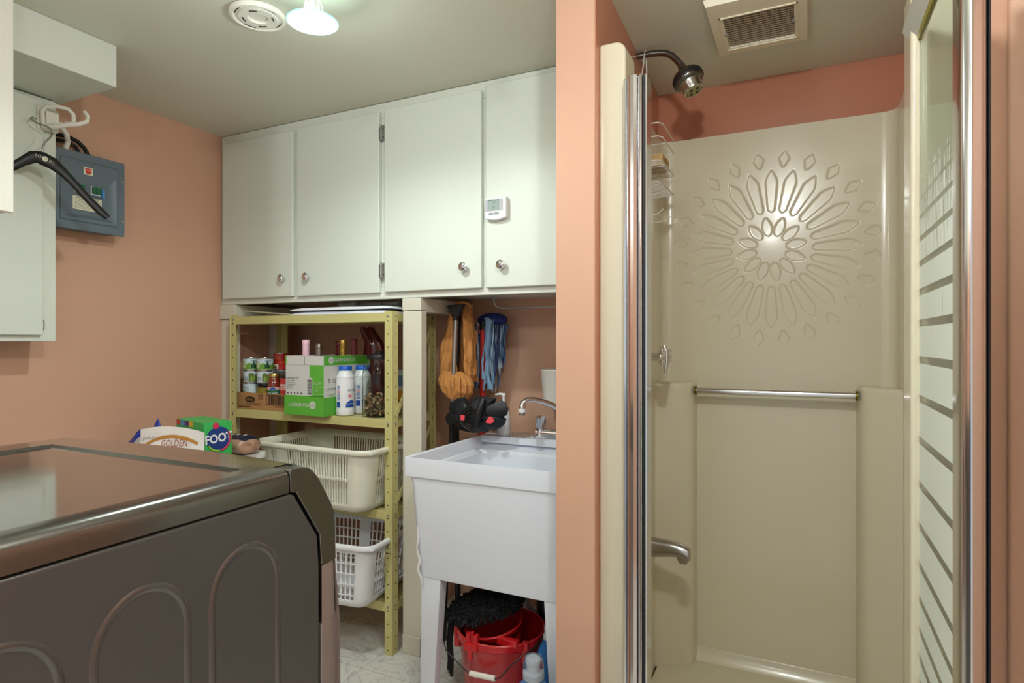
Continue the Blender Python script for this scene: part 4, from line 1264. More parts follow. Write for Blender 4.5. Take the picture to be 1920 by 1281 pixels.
while z < 1.092:
    h = random.choice((.0012, .002, .0032)); q.box(-1.878, yy - .0008, z, -1.855, yy - .0004, z + h, M_ink); z += h + .0022
q.text('FSCOPE', .013, FR(-1.824, 1.075, yy), M_cw); q.text('10', .014, FR(-1.828, 1.045, yy), M_cw)
q.box(-1.852, yy, 1.060, gx1, y, 1.0608, M_cw).box(-1.852, yy, 1.030, gx1, y, 1.0308, M_cw)
FD = lambda x, z: frame((x, y - .0034, z), (-1, 0, 0), (0, 0, -1))
q.text('GRAND&TOY', .021, FD(-1.924, .984), M_cw, sx=.95, bold=.0003)
q.cyl((-1.848, y - .0026, .984), (0, -1, 0), .0165, .0008, M_cw, 28); q.text('G&T', .0135, frame((-1.848, y - .0040, .984), (-1, 0, 0), (0, 0, -1)), M_grn)
# right-hand side
x = gx1 + .0005; xx = x + .0006
q.box(gx1, gy0, 1.150, x, gy1, gz1, M_grn).box(gx1, gy0, SZ, x, gy1, 1.016, M_grn)
FX = lambda yv, z: frame((xx, yv, z), (0, 1, 0), (0, 0, 1))
q.cyl((x, 1.950, 1.171), (1, 0, 0), .0150, .0006, M_cw, 28); q.text('G&T', .0125, frame((x + .0010, 1.950, 1.171), (0, 1, 0), (0, 0, 1)), M_grn)
q.text('GRAND&TOY', .0225, FX(2.035, 1.171), M_cw, sx=.92, bold=.0003)
q.text('5', .026, FX(1.938, 1.085), M_ink); q.text('packages', .010, FX(1.953, 1.091), M_gray, 'LEFT'); q.text('paquets', .010, FX(1.953, 1.080), M_gray, 'LEFT'); q.text('premium', .024, FX(1.928, 1.052), M_gray, 'LEFT'); q.text('copy', .022, FX(1.928, 1.028), M_grn, 'LEFT')
q.build('printed_faces', gc_, smooth=False)

# bottles standing in and behind the carton
M_bgl = mat('dark_bottle_glass', (18, 26, 18), .08, coat=.6)
def bottle(label, x, y, ztop, foil, r=.036, glass=None, deco=None):
    z = SZ + .0045 if y < 2.18 else SZ
    T = thing('wine_bottle', label, 'bottle', (x, y, z), 'bottles in and behind the green carton')
    H = ztop - z
    g = glass or M_bgl
    MB().lathe([(0, .002), (r * .9, 0), (r, .006), (r, H * .58), (r * .8, H * .66), (.0145, H * .74), (.0135, H * .80), (.0135, H)], g, Matrix.Translation((x, y, z)), 28).build('glass_bottle', T)
    q = MB().lathe([(.0150, H * .765), (.0146, H * .93), (.0160, H * .935), (.0160, H - .004), (.0145, H), (0, H)], foil, Matrix.Translation((x, y, z)), 24)
    if deco:
        deco(q, x, y, z + H)
    q.build('foil_cap', T)
M_pink = mat('pink_foil', (232, 190, 206), .4, var=.12, vscale=140); M_silv = mat('silver_cap', (170, 168, 156), .3, metal=.9)
M_redf = mat('dark_red_foil', (110, 20, 24), .3); M_goldf = mat('gold_foil', (196, 164, 84), .3, metal=.7); M_rosef = mat('dusty_rose_foil', (160, 78, 82), .35)
bottle('wine bottle with a pink and white foil neck in the carton', -1.955, 1.975, 1.258, M_pink)
bottle('wine bottle with a plain silver screw cap in the carton', -1.957, 2.055, 1.239, M_silv)
bottle('dark wine bottle with a black and red neck in the carton', -1.918, 2.140, 1.250, M_redf)
def net(q, x, y, zt):
    for k in range(5):
        for s_ in (-1, 1):
            q.tube([(x + .0170 * cos(a * s_ + k * 1.256), y + .0170 * sin(a * s_ + k * 1.256), zt - .028 - .035 * a / 3) for a in [i * .5 for i in range(7)]], .0008, M_goldf, 5)
bottle('sparkling wine bottle with gold netted foil in the carton', -1.836, 2.075, 1.258, M_goldf, r=.040, deco=net)
bottle('bottle with a dusty rose foil neck standing behind the carton', -1.900, 2.222, 1.262, M_rosef, r=.033)
rb = thing('gift_bag', 'dark red cellophane gift bag behind the bottles', 'bag', (-1.78, 2.225, SZ))
q = MB()
def bagf(u, v):
    a = 2 * pi * u; z = v
    w = .070 * (1 - .25 * v) * (1 + .10 * sin(5 * a + 6 * v)); d = .030 * (1 - .3 * v) * (1 + .12 * sin(4 * a + 3 * v))
    if v > .72: w *= 1 - (v - .72) * 1.2; 
    cx_ = -1.782 - .045 * max(0, v - .80) / .2
    return (cx_ + w * cos(a) + .006 * noise.noise(Vector((a, v * 6, 1))), 2.222 + d * sin(a), SZ + .375 * z + .006 * sin(6 * a) * v)
q.grid(bagf, 48, 24, mat('red_cellophane', (96, 14, 20), .15, alpha=.9, coat=.5))
q.build('cellophane', rb, angle=80)

# bleach / powder bottles
def bleach(label, x, y, rot, seed):
    T = thing('cleaning_bottle', label, 'bottle', (x, y, SZ), 'white cleaning bottles on the second shelf')
    MB().lathe([(0, .002), (.030, .0), (.036, .004), (.038, .012), (.038, .030), (.037, .034), (.038, .040), (.038, .150), (.036, .160), (.037, .163), (.030, .176), (.026, .186), (.0255, .192)], M_plastic, Matrix.Translation((x, y, SZ)), 40).build('bottle_body', T)
    MB().lathe([(.0262, .190), (.0270, .191), (.0270, .206), (.0255, .208), (0, .208)], mat('cap_blue', (20, 92, 190), .35), Matrix.Translation((x, y, SZ)), 36).build('cap', T)
    q = MB(); r = .0382; M_b = mat('print_blue', (30, 76, 160), .45); f = -59 + rot
    arc_patch(q, x, y, r, f + 5, f + 62, SZ + .036, SZ + .066, M_b, 14, lambda t: .55 + .45 * sin(pi * t * .8))
    arc_patch(q, x, y, r + .0003, f + 5, f + 62, SZ + .050, SZ + .0525, M_plastic, 14)
    arc_patch(q, x, y, r, f - 62, f - 32, SZ + .036, SZ + .060, M_b, 6)
    for k in range(12):
        arc_patch(q, x, y, r, f - 58 + (k % 3) * 2, f - 34, SZ + .066 + k * .0052, SZ + .0688 + k * .0052, M_b if k not in (6, 7) else M_lr, 4)
    wrap_text(q, 'Ariel', .020, x, y, r + .0002, f + 46, SZ + .108, mat('print_navy', (24, 44, 110), .45))
    M_sun = mat('print_pink_red', (214, 52, 78), .45)
    ca = radians(f + 32); zc = SZ + .083
    for k in range(10):
        a = 2 * pi * k / 10
        p0 = (ca + .006 * cos(a) / r, zc + .006 * sin(a)); p1 = (ca + .013 * cos(a) / r, zc + .013 * sin(a))
        q.tube([(x + r * cos(p0[0]), y + r * sin(p0[0]), p0[1]), (x + r * cos(p1[0]), y + r * sin(p1[0]), p1[1])], .0006, M_sun, 5)
    q.cyl((x + (r - .0008) * cos(ca), y + (r - .0008) * sin(ca), zc), (cos(ca), sin(ca), 0), .0045, .001, M_sun, 14)
    q.build('printed_label', T)
bleach('white cleaning bottle with blue cap and print, the front one beside the carton', -1.7485, 1.990, 8, 0)
bleach('white cleaning bottle with blue cap, half hidden behind the front one', -1.733, 2.078, 30, 1)

# big glass jar of dried flowers
jr = thing('glass_jar', 'large clear jar of dried flower petals with a black lid by the right shelf post', 'jar', (-1.606, 2.035, SZ)); jx, jy = -1.606, 2.035
q = MB().lathe([(0, .0), (.062, .0), (.068, .004), (.070, .012), (.070, .178), (.066, .196), (.052, .212), (.048, .222), (.048, .236), (.0455, .236), (.0455, .222), (.049, .211), (.063, .195), (.067, .177), (.067, .013), (.062, .005), (0, .005)], M_jar, Matrix.Translation((jx, jy, SZ)), 48)
q.build('jar_body', jr)
MB().lathe([(.0455, .238), (.052, .238), (.053, .250), (.050, .258), (.020, .262), (.014, .270), (0, .272)], M_black, Matrix.Translation((jx, jy, SZ)), 40).build('lid', jr)
random.seed(11); q = MB()
pm = [mat('petal_brown', (104, 78, 52), .8), mat('petal_tan', (196, 170, 122), .8), mat('petal_cream', (216, 198, 158), .8), mat('petal_rose', (186, 130, 104), .8), mat('petal_olive', (100, 92, 52), .8)]
for i in range(620):
    a = random.random() * 2 * pi; rr_ = .064 * sqrt(random.random()) if i % 2 else .058 + .006 * random.random()
    zt = .085 + .02 * cos(a + 1)
    z = SZ + .009 + random.random() * (zt - .012)
    c = Vector((jx + rr_ * cos(a) * .95, jy + rr_ * sin(a) * .95, z))
    s_ = random.uniform(.005, .010); R_ = Matrix.Rotation(random.random() * 6, 3, 'X') @ Matrix.Rotation(random.random() * 6, 3, 'Z')
    loc = [(-s_, 0, 0), (0, -s_ * .7, .002), (s_, 0, .001), (0, s_ * .7, .003), (0, 0, -.003)]
    vv = []
    for p in loc:
        w = c + R_ @ Vector(p)
        dx, dy2 = w.x - jx, w.y - jy; d = sqrt(dx * dx + dy2 * dy2)
        if d > .0655: w.x = jx + dx * .0655 / d; w.y = jy + dy2 * .0655 / d
        w.z = max(w.z, SZ + .007); vv.append(w)
    q.add(vv, [(0, 1, 4), (1, 2, 4), (2, 3, 4), (3, 0, 4)], pm[random.randrange(5)])
q.build('dried_petals', jr, smooth=False)['kind'] = 'stuff'
wb = thing('small_box', 'small white box with an orange picture behind the petal jar', 'box', (-1.60, 2.17, SZ))
q = MB().box(-1.655, 2.135, SZ, -1.520, 2.200, SZ + .19, M_cw); q.build('box_body', wb, bevel=.001)
q = MB().box(-1.650, 2.1342, SZ + .05, -1.525, 2.135, SZ + .10, mat('print_orange', (232, 160, 40), .5)).box(-1.650, 2.1342, SZ + .12, -1.525, 2.135, SZ + .165, mat('print_steel_blue', (110, 140, 170), .5)); q.build('printed_front', wb, smooth=False)

# ================================================================ LOW TABLE IN THE CORNER AND ITS THINGS
tbl = thing('side_table', 'low white topped table in the corner behind the dryer', 'table', (-2.25, 1.5, 0))
TZ = .800
MB().prism(rrect(-2.515, 1.15, -1.985, 1.800, .03), 'z', TZ - .025, TZ, M_plastic).build('tabletop', tbl, bevel=.004)
MB().box(-2.49, 1.18, .70, -2.01, 1.775, TZ - .026, M_black).build('apron', tbl)
for (x, y) in ((-2.48, 1.19), (-2.05, 1.19), (-2.48, 1.73), (-2.05, 1.66)):
    MB().box(x, y, 0, x + .035, y + .035, .70, M_black).build('leg', tbl)
# cereal box
cbx = thing('cereal_box', 'green cereal box with round blue lettering on the corner table', 'box', (-2.0, 1.55, TZ))
Mc = Matrix.Translation((-1.985, 1.500, 0)) @ Matrix.Rotation(radians(-13), 4, 'Z')
M_cg = mat('cereal_green', (60, 176, 88), .4)
q = MB(Mc).box(-.230, 0, TZ, 0, .105, TZ + .150, M_cg); q.build('box_body', cbx, bevel=.001)
q = MB(Mc)
for k, c in enumerate(((196, 66, 48), (84, 146, 196), (96, 52, 120), (226, 178, 52))):
    q.box(-.228 + k * .036, -.0006, TZ + .128, -.228 + k * .036 + .033, 0, TZ + .148, mat('cereal_tab_%s' % ('red', 'blue', 'purple', 'yellow')[k], c, .4))
q.cyl((0, .055, TZ + .085), (1, 0, 0), .047, .0006, mat('cereal_navy', (28, 58, 128), .4), 32)
q.text('FOOT', .044, Mc.inverted() @ (Mc @ frame((.0010, .055, TZ + .088), (0, 1, .1), (0, 0, 1))), M_plastic, bold=.0015, sx=.85)
q.cyl((0, .045, TZ + .136), (1, 0, 0), .012, .0009, mat('cereal_berry', (206, 50, 90), .4), 16)
pts = [(.0012, .055 + .043 * cos(radians(a)), TZ + .085 + .043 * sin(radians(a))) for a in range(-80, 50, 13)]
q.tube(pts, .0035, mat('cereal_berry', (206, 50, 90), .4), 6)
pts = [(.0012, .055 + .043 * cos(radians(a)), TZ + .085 + .043 * sin(radians(a))) for a in range(-150, -84, 13)]
q.tube(pts, .0035, mat('cereal_lime', (150, 200, 60), .4), 6)
q.build('printed_faces', cbx, smooth=False)
# white pouch
wp = thing('snack_pouch', 'white snack pouch with a tan arc printed on it, in front of the cereal box', 'pouch', (-2.06, 1.47, TZ))
Mp = Matrix.Translation((-2.062, 1.430, TZ)) @ Matrix.Rotation(radians(4), 4, 'Z')
W2, H2 = .160, .142
def pouch(u, v, s_):
    x = -W2 + 2 * W2 * u
    top = H2 - .016 * (2 * u - 1) ** 2 + .006 * (u - .5)
    z = .0005 + top * v
    d = .030 * sin(pi * min(1, max(0, u))) ** .6 * (1 - v) ** .7 * (.4 + .6 * (1 - v)) + .001 + .0025 * noise.noise(Vector((u * 6, v * 5, s_)))* sin(pi*u)
    return (x, s_ * abs(d), z)
q = MB(Mp); M_po = mat('pouch_white', (236, 234, 230), .3)
q.grid(lambda u, v: pouch(u, v, -1), 40, 16, M_po); q.grid(lambda u, v: pouch(1 - u, v, 1), 40, 16, M_po)
q.build('pouch_body', wp, angle=80)
q = MB(Mp); M_tan = mat('pouch_tan', (190, 136, 62), .4)
def arcband(u, v):
    uu = .06 + .86 * u
    zz = .74 * sin(pi * (.12 + .60 * u)) ** .5 + .085 * v - .02
    p = pouch(uu, min(.97, zz), -1); return (p[0], p[1] - .0012, p[2])
q.grid(arcband, 30, 2, M_tan)
q.text('glanfoods', .017, frame((-.095, -.0165, .098), (1, 0, .12), (0, .2, 1)), M_gray)
q.text('GOLDEN', .036, frame((.035, -.0190, .086), (1, 0, .08), (0, .2, 1)), mat('pouch_rust', (150, 72, 38), .45), sx=.9)
q.build('pouch_print', wp, smooth=False)
# blue bag
bb = thing('plastic_bag', 'crumpled blue and clear plastic bag at the left of the corner table', 'bag', (-2.30, 1.5, TZ))
q = MB()
def crump(u, v, cx_, cy_, w, d, h, seed, peak):
    a = 2 * pi * u
    rad = (1 - v) ** .55
    n_ = 1 + .35 * noise.noise(Vector((cos(a) * 2 + seed, sin(a) * 2, v * 3)))
    pk = peak * max(0, cos(a - .1)) * v
    return (cx_ + w * rad * cos(a) * n_ + pk, cy_ + d * rad * sin(a) * n_, TZ + .001 + h * v * (1 + .22 * noise.noise(Vector((cos(a) * 3, sin(a) * 3 + seed, v)))))
M_bb = mat('bag_blue', (28, 50, 150), .35)
q.grid(lambda u, v: crump(u, v, -2.345, 1.52, .115, .07, .095, 2, .02), 40, 14, M_bb)
def spike(u, v):
    a = 2 * pi * u
    r_ = .034 * (1 - v) ** .8
    return (-2.255 + r_ * cos(a) * 1.3 + .012 * v, 1.50 + r_ * sin(a) * .6, TZ + .06 + .095 * v)
q.grid(spike, 16, 8, M_bb)
q.build('blue_film', bb, angle=70)
q = MB(); q.grid(lambda u, v: crump(u, v, -2.275, 1.455, .05, .045, .085, 6, 0), 30, 10, mat('clear_film', (190, 184, 176), .2, alpha=.75)); q.build('clear_film', bb, angle=70)
# bread/meat pack on the corner
bp = thing('bread_bag', 'bag of sliced bread with a navy starred label beside the cream basket', 'bag', (-2.08, 1.70, TZ))
q = MB()
def loaf(u, v):
    a = 2 * pi * u; x = -.080 + .20 * v
    r_ = (1 - abs(2 * v - 1) ** 6) ** .5
    return (-2.085 + x + .01 * noise.noise(Vector((u * 3, v * 6, 2))), 1.705 + .062 * cos(a) * r_, TZ + .0385 + .037 * sin(a) * r_ * (1 + .12 * noise.noise(Vector((u * 4, v * 9, 0)))))
q.grid(loaf, 32, 30, mat('bread_pack', (178, 140, 118), .35, var=.15, vscale=25, coat=.4)); q.build('loaf', bp, angle=80)
q = MB(); M_nv = mat('label_navy', (22, 26, 58), .4)
def lbl(u, v):
    p = loaf(.10 + .27 * u, .15 + .80 * v); c = Vector((p[0], 1.705, TZ + .0385)); d = (Vector(p) - c).normalized()
    return tuple(Vector(p) + d * .0012)
q.grid(lbl, 10, 24, M_nv)
for k in range(4):
    p = Vector(lbl(.62, .15 + k * .23)); nrm = (p - Vector((p.x, 1.705, TZ + .0385))).normalized()
    Ms = axis_frame(p + nrm * .0010, nrm)
    pts = [Ms @ Vector(((.011 if i % 2 == 0 else .0045) * cos(pi * i / 5), (.011 if i % 2 == 0 else .0045) * sin(pi * i / 5), 0)) for i in range(10)]
    q.add(pts + [Ms @ Vector((0, 0, 0))], [(i, (i + 1) % 10, 10) for i in range(10)], M_cardw)
q.build('star_label', bp, smooth=False)

# ================================================================ MOPS
fsq = thing('floor_squeegee', 'upright silver pole with a flared black head resting in the tan mop cloth', 'squeegee', (-1.362, 2.15, 0))
q = MB().tube([(-1.319, 2.150, .98), (-1.302, 2.150, 1.352)], .0095, mat('brushed_pole', (176, 172, 168), .3, metal=.9), 16); q.build('pole', fsq)
q = MB().tube([(-1.362, 2.150, .0), (-1.338, 2.150, .55), (-1.3185, 2.150, 1.0)], .0105, M_black, 16); q.build('pole_grip', fsq)
q = MB()
q.tube([(-1.303, 2.150, 1.338), (-1.302, 2.150, 1.352)], .012, M_black, 16)
q.add([(-1.316, 2.140, 1.352), (-1.288, 2.140, 1.352), (-1.288, 2.160, 1.352), (-1.316, 2.160, 1.352), (-1.342, 2.138, 1.400), (-1.262, 2.138, 1.404), (-1.262, 2.164, 1.404), (-1.342, 2.164, 1.400)], [(0, 3, 2, 1), (4, 5, 6, 7), (0, 1, 5, 4), (1, 2, 6, 5), (2, 3, 7, 6), (3, 0, 4, 7)], M_black)
q.build('squeegee_head', fsq, bevel=.003)
dm = thing('dust_mop', 'tan suede-like mop cloth hanging on a black handle between post and blue mop', 'mop', (-1.32, 2.20, 0))
q = MB().tube([(-1.325, 2.205, 0), (-1.335, 2.205, 1.05), (-1.325, 2.205, 1.36)], .0125, M_black, 16); q.build('handle', dm)
M_tancl = mat('tan_suede', (186, 128, 70), .95, bump=1.0, bscale=90, var=.30, vscale=45)
q = MB()
def lobe(cxs, zs_, wx, wy, cy_, folds, seed, rough_=1.0):
    """vertical fabric lobe: list of (z, cx, halfwidth, depth)"""
    def fn(u, v):
        t = v * (len(zs_) - 1); i = min(int(t), len(zs_) - 2); f = t - i
        z = zs_[i] + (zs_[i + 1] - zs_[i]) * f; c = cxs[i] + (cxs[i + 1] - cxs[i]) * f; w = wx[i] + (wx[i + 1] - wx[i]) * f; d = wy[i] + (wy[i + 1] - wy[i]) * f
        a = 2 * pi * u
        r_ = 1 + .13 * sin(folds * a + seed + 2.2 * v + 1.5 * noise.noise(Vector((a, v * 5, seed)))) + rough_ * .45 * noise.noise(Vector((cos(a) * 1.6 + seed, sin(a) * 1.6, v * 4))) + rough_ * .16 * noise.noise(Vector((cos(a) * 5, sin(a) * 5 + seed, v * 12)))
        return (c + w * cos(a) * r_, cy_ + d * sin(a) * r_, z)
    return fn
q.grid(lobe([-1.330, -1.338, -1.348, -1.360, -1.366, -1.366, -1.350], [1.402, 1.37, 1.30, 1.22, 1.14, 1.07, 1.03], [.014, .020, .027, .034, .036, .036, .026], [.02, .03, .03, .035, .035, .03, .02], 2.205, 7, 1), 64, 44, M_tancl)
q.grid(lobe([-1.293, -1.285, -1.274, -1.270, -1.268, -1.274], [1.400, 1.35, 1.26, 1.17, 1.11, 1.08], [.012, .018, .018, .020, .020, .010], [.02, .03, .035, .035, .03, .02], 2.215, 5, 4), 56, 40, M_tancl)
q.grid(lobe([-1.338, -1.326, -1.318, -1.308, -1.302], [1.125, 1.105, 1.070, 1.035, 1.012], [.040, .062, .072, .058, .040], [.02, .045, .055, .05, .04], 2.176, 15, 2, .25), 110, 30, M_tancl)
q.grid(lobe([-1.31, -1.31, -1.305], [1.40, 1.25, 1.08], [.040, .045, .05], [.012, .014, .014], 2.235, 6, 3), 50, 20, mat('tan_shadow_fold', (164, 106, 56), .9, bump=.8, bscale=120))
q.tube([(-1.345, 2.20, 1.395), (-1.325, 2.19, 1.410), (-1.295, 2.185, 1.414), (-1.268, 2.19, 1.408), (-1.258, 2.20, 1.392)], .006, M_tancl, 10)
q.build('mop_cloth', dm, angle=80)
sm = thing('rag_mop', 'red-handled mop of frayed blue denim strips leaning on the back wall', 'mop', (-1.27, 2.36, 0))
M_redp = mat('red_handle', (190, 42, 36), .35)
q = MB().tube([(-1.285, 2.300, 0), (-1.271, 2.297, .98), (-1.268, 2.297, 1.325)], [.0125, .0125, .0125], M_redp, 16); q.build('handle', sm)
q = MB()
q.ball((-1.248, 2.345, 1.345), .072, mat('mop_navy_band', (28, 44, 112), .7, bump=.4, bscale=80), 14, (1.0, .55, .42))
q.tube([(-1.268, 2.297, 1.30), (-1.268, 2.300, 1.335)], [.017, .015], M_black, 14)
q.tube([(-1.297, 2.315, 1.325), (-1.294, 2.312, 1.285)], [.017, .016], M_rosef, 12)
q.build('mop_head', sm)
random.seed(5); q = MB()
blues = [mat('denim_light', (128, 160, 190), .85, bump=.5, bscale=150), mat('denim_mid', (84, 120, 158), .85, bump=.5, bscale=150), mat('denim_dark', (40, 50, 92), .85), mat('denim_pale', (170, 190, 208), .85, bump=.5, bscale=150)]
for i in range(84):
    side = random.random()
    if side < .34: xs0 = random.uniform(-1.318, -1.288)
    else: xs0 = random.uniform(-1.250, -1.185)
    zb = random.uniform(1.03, 1.09) if xs0 < -1.22 else random.uniform(1.10, 1.18)
    y_ = 2.335 + random.uniform(-.035, .045) - (.01 if -1.25 < xs0 < -1.23 else 0)
    zt = 1.355 - abs(xs0 + 1.248) * .5
    n_ = 12; ph = random.random() * 6; w = random.uniform(.0030, .0055); vs = []
    xb = xs0 + random.uniform(-.012, .012)
    for k in range(n_ + 1):
        t = k / n_; z = zt + (zb - zt) * t
        x = xs0 + (xb - xs0) * t + .003 * sin(ph + 9 * t); yv = y_ - .018 * sin(pi * min(1, t * 2.2) * .5) + .003 * cos(ph + 7 * t)
        tw = ph + 2.5 * t; ww_ = w * (1 + .3 * sin(ph * 3 + 20 * t))
        vs += [(x - ww_ * cos(tw), yv - ww_ * sin(tw), z), (x, yv - .003, z), (x + ww_ * cos(tw), yv + ww_ * sin(tw), z), (x, yv + .002, z)]
    fs = [(k * 4 + j, k * 4 + (j + 1) % 4, k * 4 + 4 + (j + 1) % 4, k * 4 + 4 + j) for k in range(n_) for j in range(4)] + [(3, 2, 1, 0), (n_ * 4, n_ * 4 + 1, n_ * 4 + 2, n_ * 4 + 3)]
    q.add(vs, fs, blues[i % 4 if i % 4 != 2 or i % 8 == 2 else 0])
sx_ = [(-1.252, 2.296, 1.352), (-1.236, 2.288, 1.340), (-1.238, 2.284, 1.300), (-1.244, 2.284, 1.25), (-1.242, 2.286, 1.18), (-1.240, 2.288, 1.10), (-1.228, 2.29, 1.045)]
wd_ = [.012, .015, .013, .009, .010, .009, .012]
vs = []
for p, w in zip(sx_, wd_): vs += [(p[0] - w, p[1], p[2]), (p[0], p[1] - .004, p[2]), (p[0] + w, p[1], p[2]), (p[0], p[1] + .002, p[2])]
q.add(vs, [(k * 4 + j, k * 4 + (j + 1) % 4, k * 4 + 4 + (j + 1) % 4, k * 4 + 4 + j) for k in range(6) for j in range(4)], blues[0])
q.build('denim_strips', sm, angle=50)['kind'] = 'stuff'

for ch_ in sm.children:
    pass
sm.location.x += .014
# ================================================================ AROUND THE SINK
def px(x, y, Y=None, Z=None, X=None):
    r = (x - 960) / 1134; u = -(y - 640.5) / 1134; a = radians(25.9)
    d = (-sin(a) + r * cos(a), cos(a) + r * sin(a), u)
    t = Y / d[1] if Y is not None else (X / d[0] if X is not None else (Z - 1.25) / d[2])
    return Vector((d[0] * t, d[1] * t, 1.25 + d[2] * t))
bd_ = thing('rubber_scrub_disc', 'black leaf-edged rubber disc with two red tabs on the sink rim', 'disc', (-1.18, 2.12, .87))
tr_ = [(195, 395), (190, 380), (240, 290), (330, 218), (420, 205), (480, 255), (505, 300), (530, 235), (600, 192), (740, 195), (925, 228), (895, 325), (1000, 255), (1080, 300), (1113, 400), (1090, 488), (1035, 515), (1083, 545), (1060, 620), (1000, 680), (890, 738), (825, 715), (805, 748), (700, 760), (570, 763), (420, 735), (300, 690), (268, 650), (205, 663), (150, 600), (140, 520), (170, 452), (232, 440)]
out = [px(820 + a / 8.348, 720 + b / 8.348, Y=2.12) for a, b in tr_]
c0 = Vector((sum(p.x for p in out) / len(out), 2.12, sum(p.z for p in out) / len(out)))
q = MB(); nO = len(out); R_ = [0, .35, .6, .8, 1.0]
fr, bk = [], []
for t in R_[1:]:
    dep = .030 * (1 - t * t)
    fr.append([(c0.x + (p.x - c0.x) * t, 2.108 - dep + .006 * (1 if t == 1 else 0), c0.z + (p.z - c0.z) * t) for p in out])
vs = [(c0.x, 2.108 - .030, c0.z)] + [p for r_ in fr for p in r_] + [(p[0], p[1] + .007, p[2]) for r_ in [fr[-1]] for p in r_] + [(c0.x, 2.125, c0.z)]
fs = [(0, 1 + k, 1 + (k + 1) % nO) for k in range(nO)]
for i in range(4):
    b0 = 1 + i * nO
    fs += [(b0 + k, b0 + nO + k, b0 + nO + (k + 1) % nO, b0 + (k + 1) % nO) for k in range(nO)]
last = 1 + 5 * nO; b0 = 1 + 4 * nO
fs += [(b0 + k, last, b0 + (k + 1) % nO) for k in range(nO)]
M_brub = mat('matt_black_rubber', (26, 28, 33), .45, bump=.1, bscale=60)
q.add(vs, fs, M_brub)
q.build('rubber_disc', bd_, angle=40)
q = MB()
a_ = px(895, 745, Y=2.085); b_ = px(891, 808, Y=2.075)
q.tube([px(906, 750, Y=2.085), px(898, 772, Y=2.06), px(893, 800, Y=2.07)], [.014, .014, .012], M_black, 18)
cc_ = px(889, 785, Y=2.075)
q.tube([cc_ + Vector((.062 * cos(a), -.004, .047 * sin(a))) for a in [pi * (.55 + .9 * k / 14) for k in range(15)]], .004, M_black, 8)
q.tube([cc_ + Vector((.050 * cos(a), -.006, .038 * sin(a))) for a in [2 * pi * k / 28 for k in range(28)]], .003, mat('glossy_black', (14, 14, 18), .12), 8, closed=True)
q.tube([cc_ + Vector((.034 * cos(a), -.010, .028 * sin(a))) for a in [2 * pi * k / 24 for k in range(24)]], .003, mat('glossy_black', (14, 14, 18), .12), 8, closed=True)
for k in range(10):
    a = 2 * pi * k / 10 + .2
    q.tube([cc_ + Vector((.034 * cos(a), -.010, .028 * sin(a))), cc_ + Vector((.050 * cos(a), -.006, .038 * sin(a)))], .0025, MATS['glossy_black'], 6)
q.build('hub', bd_)
M_tab = mat('coral_red_tab', (236, 78, 88), .4)
c1 = px(868, 783, Y=2.068)
MB().box(c1.x - .0095, c1.y - .004, c1.z - .011, c1.x + .0095, c1.y + .004, c1.z + .010, M_tab).build('red_tab', bd_, bevel=.0015)
c1 = px(919, 788, Y=2.062)
MB().prism([(c1.x - .018, c1.z - .008), (c1.x - .010, c1.z + .006), (c1.x, c1.z + .015), (c1.x + .012, c1.z + .008), (c1.x + .019, c1.z - .004), (c1.x + .004, c1.z - .013), (c1.x - .014, c1.z - .012)], 'y', c1.y - .005, c1.y + .004, M_tab).build('red_tab', bd_, bevel=.0015)

sb = thing('soap_dispenser', 'white pump soap bottle behind the black disc on the sink deck', 'soap bottle', (-1.125, 2.238, .863))
MB().lathe([(0, .001), (.024, .0), (.028, .004), (.0285, .075), (.024, .100), (.014, .112), (.012, .116)], M_plastic, Matrix.Translation((-1.125, 2.238, .8625)), 28).build('bottle_body', sb)
q = MB().lathe([(.0155, .108), (.0165, .110), (.0165, .128), (.012, .132), (.0055, .134), (.0055, .158), (.008, .160), (.008, .172), (0, .174)], M_plastic, Matrix.Translation((-1.125, 2.238, .8625)), 20)
q.tube([(-1.118, 2.238, 1.030), (-1.140, 2.232, 1.033), (-1.158, 2.226, 1.029)], [.006, .005, .0035], M_plastic, 10)
q.build('pump', sb)
cd = thing('clear_dish', 'small clear plastic dish on the sink edge left of the tap', 'dish', (-1.055, 2.225, .863))
q = MB().prism(rrect(-1.100, 2.203, -1.012, 2.265, .01), 'z', .8625, .866, M_jar)
q.tube([(-1.098, 2.205, .870), (-1.075, 2.205, .876), (-1.05, 2.205, .870), (-1.03, 2.205, .876), (-1.014, 2.207, .870)], .0028, M_jar, 8)
q.tube([(-1.098, 2.262, .870), (-1.014, 2.262, .872)], .0028, M_jar, 8)
q.build('dish_body', cd)
wc = thing('wall_cup', 'tapered white plastic tumbler on the back wall behind the tap', 'container', (-.935, 2.358, .98))
MB().lathe([(0, .002), (.052, .0), (.056, .004), (.0695, .148), (.0712, .150), (.0705, .154), (.067, .150), (.054, .006), (0, .005)], M_wplastic, Matrix.Translation((-.935, 2.3585, .980)), 36).build('tumbler', wc)

